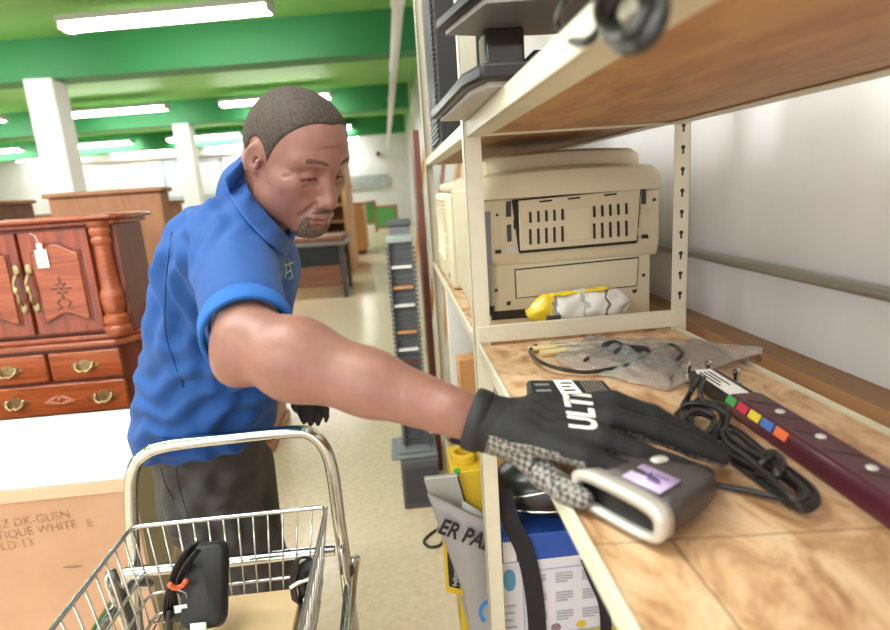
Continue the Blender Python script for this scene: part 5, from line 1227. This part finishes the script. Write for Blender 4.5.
# collar
na = HB-NB; na = na/np.linalg.norm(na); C0 = NB+na*.046
u1 = np.array(fw_)-na*np.dot(fw_, na); u1 /= np.linalg.norm(u1); u2 = np.cross(na, u1); m = MB(); rr = []
for k in range(49):
    a = math.radians(18+324*k/48); fr = (1+math.cos(a))/2; base = C0-na*(.05*fr**1.5-.018*(1-fr)); dirv = u1*math.cos(a)*1.02+u2*math.sin(a)
    R0 = .058+.008*fr; row = []
    for r_, h_ in ((R0, -.004), (R0-.001, .022), (R0+.001, .034), (R0+.006, .036), (R0+.011, .026), (R0+.014+.006*fr, -.006), (R0+.018+.01*fr, -.022-.016*fr), (R0+.015+.01*fr, -.0235-.016*fr), (R0+.009, .01), (R0+.004, .0)):
        row.append(Vector(base+dirv*r_+na*h_))
    rr.append(row)
m.rings(rr, True); obj('collar', m, blue, shirt, smooth=True)
# collar leaf folded down over the near shoulder
UPx = interp([(241, 160), (246, 180), (253, 198), (266, 214), (279, 229), (291, 240)], 4); LOx = interp([(224, 178), (231, 199), (243, 218), (258, 235), (272, 248), (284, 258)], 4)
LASTD[0] = 1.0; nu = len(UPx); Pg = []
for j in range(7):
    row = []
    for (x0, y0), (x1, y1) in zip(UPx, LOx):
        t_ = j/6; o = Vector((0, 0, H)); d = Vector(_ray(x0+(x1-x0)*t_, y0+(y1-y0)*t_)).normalized(); h = sb.ray_cast(o, d)
        row.append(h[3] if h[0] is not None else None)
    Pg.append(row)
for i in range(nu):                                                             # fill gaps from the row below, then even the depth out
    for j in range(5, -1, -1):
        if Pg[j][i] is None or (Pg[j+1][i] is not None and Pg[j][i]-Pg[j+1][i] > .03): Pg[j][i] = (Pg[j+1][i] or 1.0)+.006
    if Pg[6][i] is None: Pg[6][i] = Pg[5][i]
D = np.array(Pg, float)
for _ in range(6):
    D2 = D.copy(); D2[1:-1] = (D[:-2]+2*D[1:-1]+D[2:])/4; D2[:, 1:-1] = (D2[:, :-2]+2*D2[:, 1:-1]+D2[:, 2:])/4; D = D2
D = np.minimum(D, np.array(Pg, float))-.004
pts = [[Vector((0, 0, H))+Vector(_ray(UPx[i][0]+(LOx[i][0]-UPx[i][0])*j/6, UPx[i][1]+(LOx[i][1]-UPx[i][1])*j/6)).normalized()*D[j, i] for i in range(nu)] for j in range(7)]
m = MB(); m.grid(lambda u, v_: pts[round(v_*6)][round(u*(nu-1))], nu-1, 6); obj('collar_leaf', m, blue, shirt, smooth=True, solid=.004, sub=1)
# chest mark
mk = mat('pale_green_embroidery', 'b9d99a', .6)
for pix in (((285, 262), (286, 271), (285, 278)), ((289, 259), (290, 268), (292, 276)), ((283, 266), (289, 264), (293, 262)), ((286, 273), (291, 270)), ((289, 279), (293, 276))): surfline('chest_mark', pix, .0012, mk, shirt)

# ---- trousers
B = SDF(axis(-.75, .02, .0075), axis(.95, 1.52, .0075), axis(.02, 1.12, .0075))
B.cap(PEL+np.array([0, 0, .13]), PEL+np.array([.005, 0, -.03]), .112, .108, .04, 'u', ((0, 1, 0), 1.25))
for h_, k_, a_ in ((hipR, KR, AR), (hipL, KL, AL)): B.chain([h_, k_, a_+np.array([0, 0, .0])], [.092, .08, .068], .03)
v, f = B.mesh(3); nv = vnormals(v, f); disp = np.zeros(len(v))
for px, py, Y, d, ac, wl, amp, rad in ((190, 520, 1.1, (.4, 0, 1), (1, 0, -.3), .06, .006, .16), (235, 500, 1.1, (-.6, 0, .8), (.8, 0, .5), .05, .006, .12), (255, 560, 1.15, (.2, 0, 1), (1, 0, 0), .05, .005, .14), (205, 580, 1.1, (1, 0, .3), (0, 0, 1), .06, .005, .14)):
    disp += fold(v, Pa(px, py, Y), d, ac, wl, amp, rad, px*.1)
v = v+nv*disp[:, None]; tr_ = skin('trousers', v, f, trou, man); tb = BVHTree.FromPolygons([Vector(q) for q in v], f.tolist())
surfline('trouser_seam', interp([(176, 468), (180, 490), (188, 515), (198, 545), (204, 575), (208, 600)]), .001, MT['ink'], tr_, tb)
surfline('pocket_edge', interp([(161, 468), (166, 485), (174, 500)]), .0012, MT['ink'], tr_, tb)
for a_ in (AR, AL):
    m = MB(); fx = Vector((1, -.1, 0)).normalized(); fy = Vector((.1, 1, 0)).normalized(); o = Vector(a_); rr = []
    for x, hw2, ht in ((-.06, .02, .04), (-.05, .034, .07), (0, .037, .095), (.06, .042, .075), (.13, .048, .055), (.18, .04, .04), (.205, .015, .025)):
        c = o+fx*x; rr.append([Vector((c.x, c.y, 0))+fy*(hw2*math.cos(t_))+Vector((0, 0, ht/2+ht/2*math.sin(t_))) for t_ in [2*math.pi*k/16 for k in range(16)]])
    m.rings(rr); obj('shoe', m, MT['black'], man, smooth=True)

# ---- gloves
ga = WR-F2; ga /= np.linalg.norm(ga)
def glove(HA, WR, KN, DOR, ga, box, name, h=.0036, cuffr=.034, dr=.0005):
    B = SDF(*(axis(a, b, h) for a, b in box)); hand(B, dr, HA, WR, KN, DOR)
    B.cap(WR+ga*.0, WR+ga*.045, cuffr, cuffr-.004, .012); B.half(WR+ga*.004, -ga)
    v, f = B.mesh(2); return v, f
allp = np.array([p for c in HA.values() for p in c]+[WR]); b0, b1 = allp.min(0)-.05, allp.max(0)+.05
v, f = glove(HA, WR, KN, DOR, ga, list(zip(b0, b1)), 'glove')
nv = vnormals(v, f); 
disp = fold(v, (KN[0]+KN[3])/2*.6+WR*.4, (KN[1]-WR), KN[0]-KN[3], .016, .0007, .06)+fold(v, WR+ga*.05, KN[0]-KN[3], ga, .012, .0009, .035)
v = v+nv*disp[:, None]
nv = vnormals(v, f); fn = nv[f].mean(1); fc = v[f].mean(1); tt = (fc-WR)@ga
th = np.min([np.linalg.norm(fc-(HA['thumb'][i]*(1-u)+HA['thumb'][i+1]*u), axis=1) for i in range(3) for u in (0, .5, 1)], axis=0)
mi = ((fn@DOR < -.12) & (tt > .035)) | ((fn@DOR < .38) & (tt > .03) & (tt < .125) & ((fc-WR)@np.cross(ga, DOR)*np.sign((KN[3]-KN[0])@np.cross(ga, DOR)) > .0)) | ((th < .0175) & (tt > .05))
gl_ = skin('glove', v, f, [glv, wov], man, mi.astype(int)); gb2 = BVHTree.FromPolygons([Vector(q) for q in v], f.tolist())
m = MB(); e1 = np.cross(ga, DOR); e1 /= np.linalg.norm(e1); e2 = np.cross(e1, ga)
rr = [[Vector(WR+ga*t_+(e1*math.cos(a)+e2*math.sin(a))*r_) for a in [2*math.pi*k/36 for k in range(36)]] for t_, r_ in ((.002, .0335), (.004, .0355), (.012, .0357), (.02, .035), (.021, .033))]
m.rings(rr, False); obj('cuff_band', m, mat('black_elastic', '1b1a1c', .6, bump=.4, bscale=700), gl_, smooth=True)
m = MB(); a_ = onto(462, 455, 0, gb2); 
cb = Vector(WR-e2*.033+ga*.0); m.ell(Vector(WR)-Vector(e2)*.034+Vector(ga)*.002, (.018, .012, .005), None, 14, 8); obj('cuff_tab', m, glv, gl_, smooth=True)
# white word knitted on the back of the glove, read from the little finger side upwards
def wrap_text(txt, o, xdir, ydir, hh, ww, tree, mm, parent, lift=.0009):
    m = MB(); m.text(txt, 1.0, Matrix(), bold=.035); bmesh.ops.triangulate(m.bm, faces=m.bm.faces[:])
    for _ in range(2): bmesh.ops.subdivide_edges(m.bm, edges=[e for e in m.bm.edges if e.calc_length() > .12], cuts=1)
    xs_ = [q.co.x for q in m.bm.verts]; x0, x1 = min(xs_), max(xs_)
    for q in m.bm.verts:
        u, w_ = (q.co.x-x0)/(x1-x0), q.co.y/.7; q.co = onto(o[0]+xdir[0]*u*ww+ydir[0]*w_*hh, o[1]+xdir[1]*u*ww+ydir[1]*w_*hh, lift, tree)
    return obj('lettering', m, mm, parent, smooth=False)
wl_ = mat('white_glove_print', 'e6e3da', .7)
wrap_text('ULTI', (597, 431), (-.2, -1), (-1, -.12), 27, 36, gb2, wl_, gl_)
v, f = glove(HL_, WR2, KN2, DOR2, np.array([.1, 0, -1]), [(q-.06, w_+.06) for q, w_ in zip(np.array([p for c in HL_.values() for p in c]+[WR2]).min(0), np.array([p for c in HL_.values() for p in c]+[WR2]).max(0))], 'glove', .0026, .03, -.003)
skin('glove', v, f, glv, man)
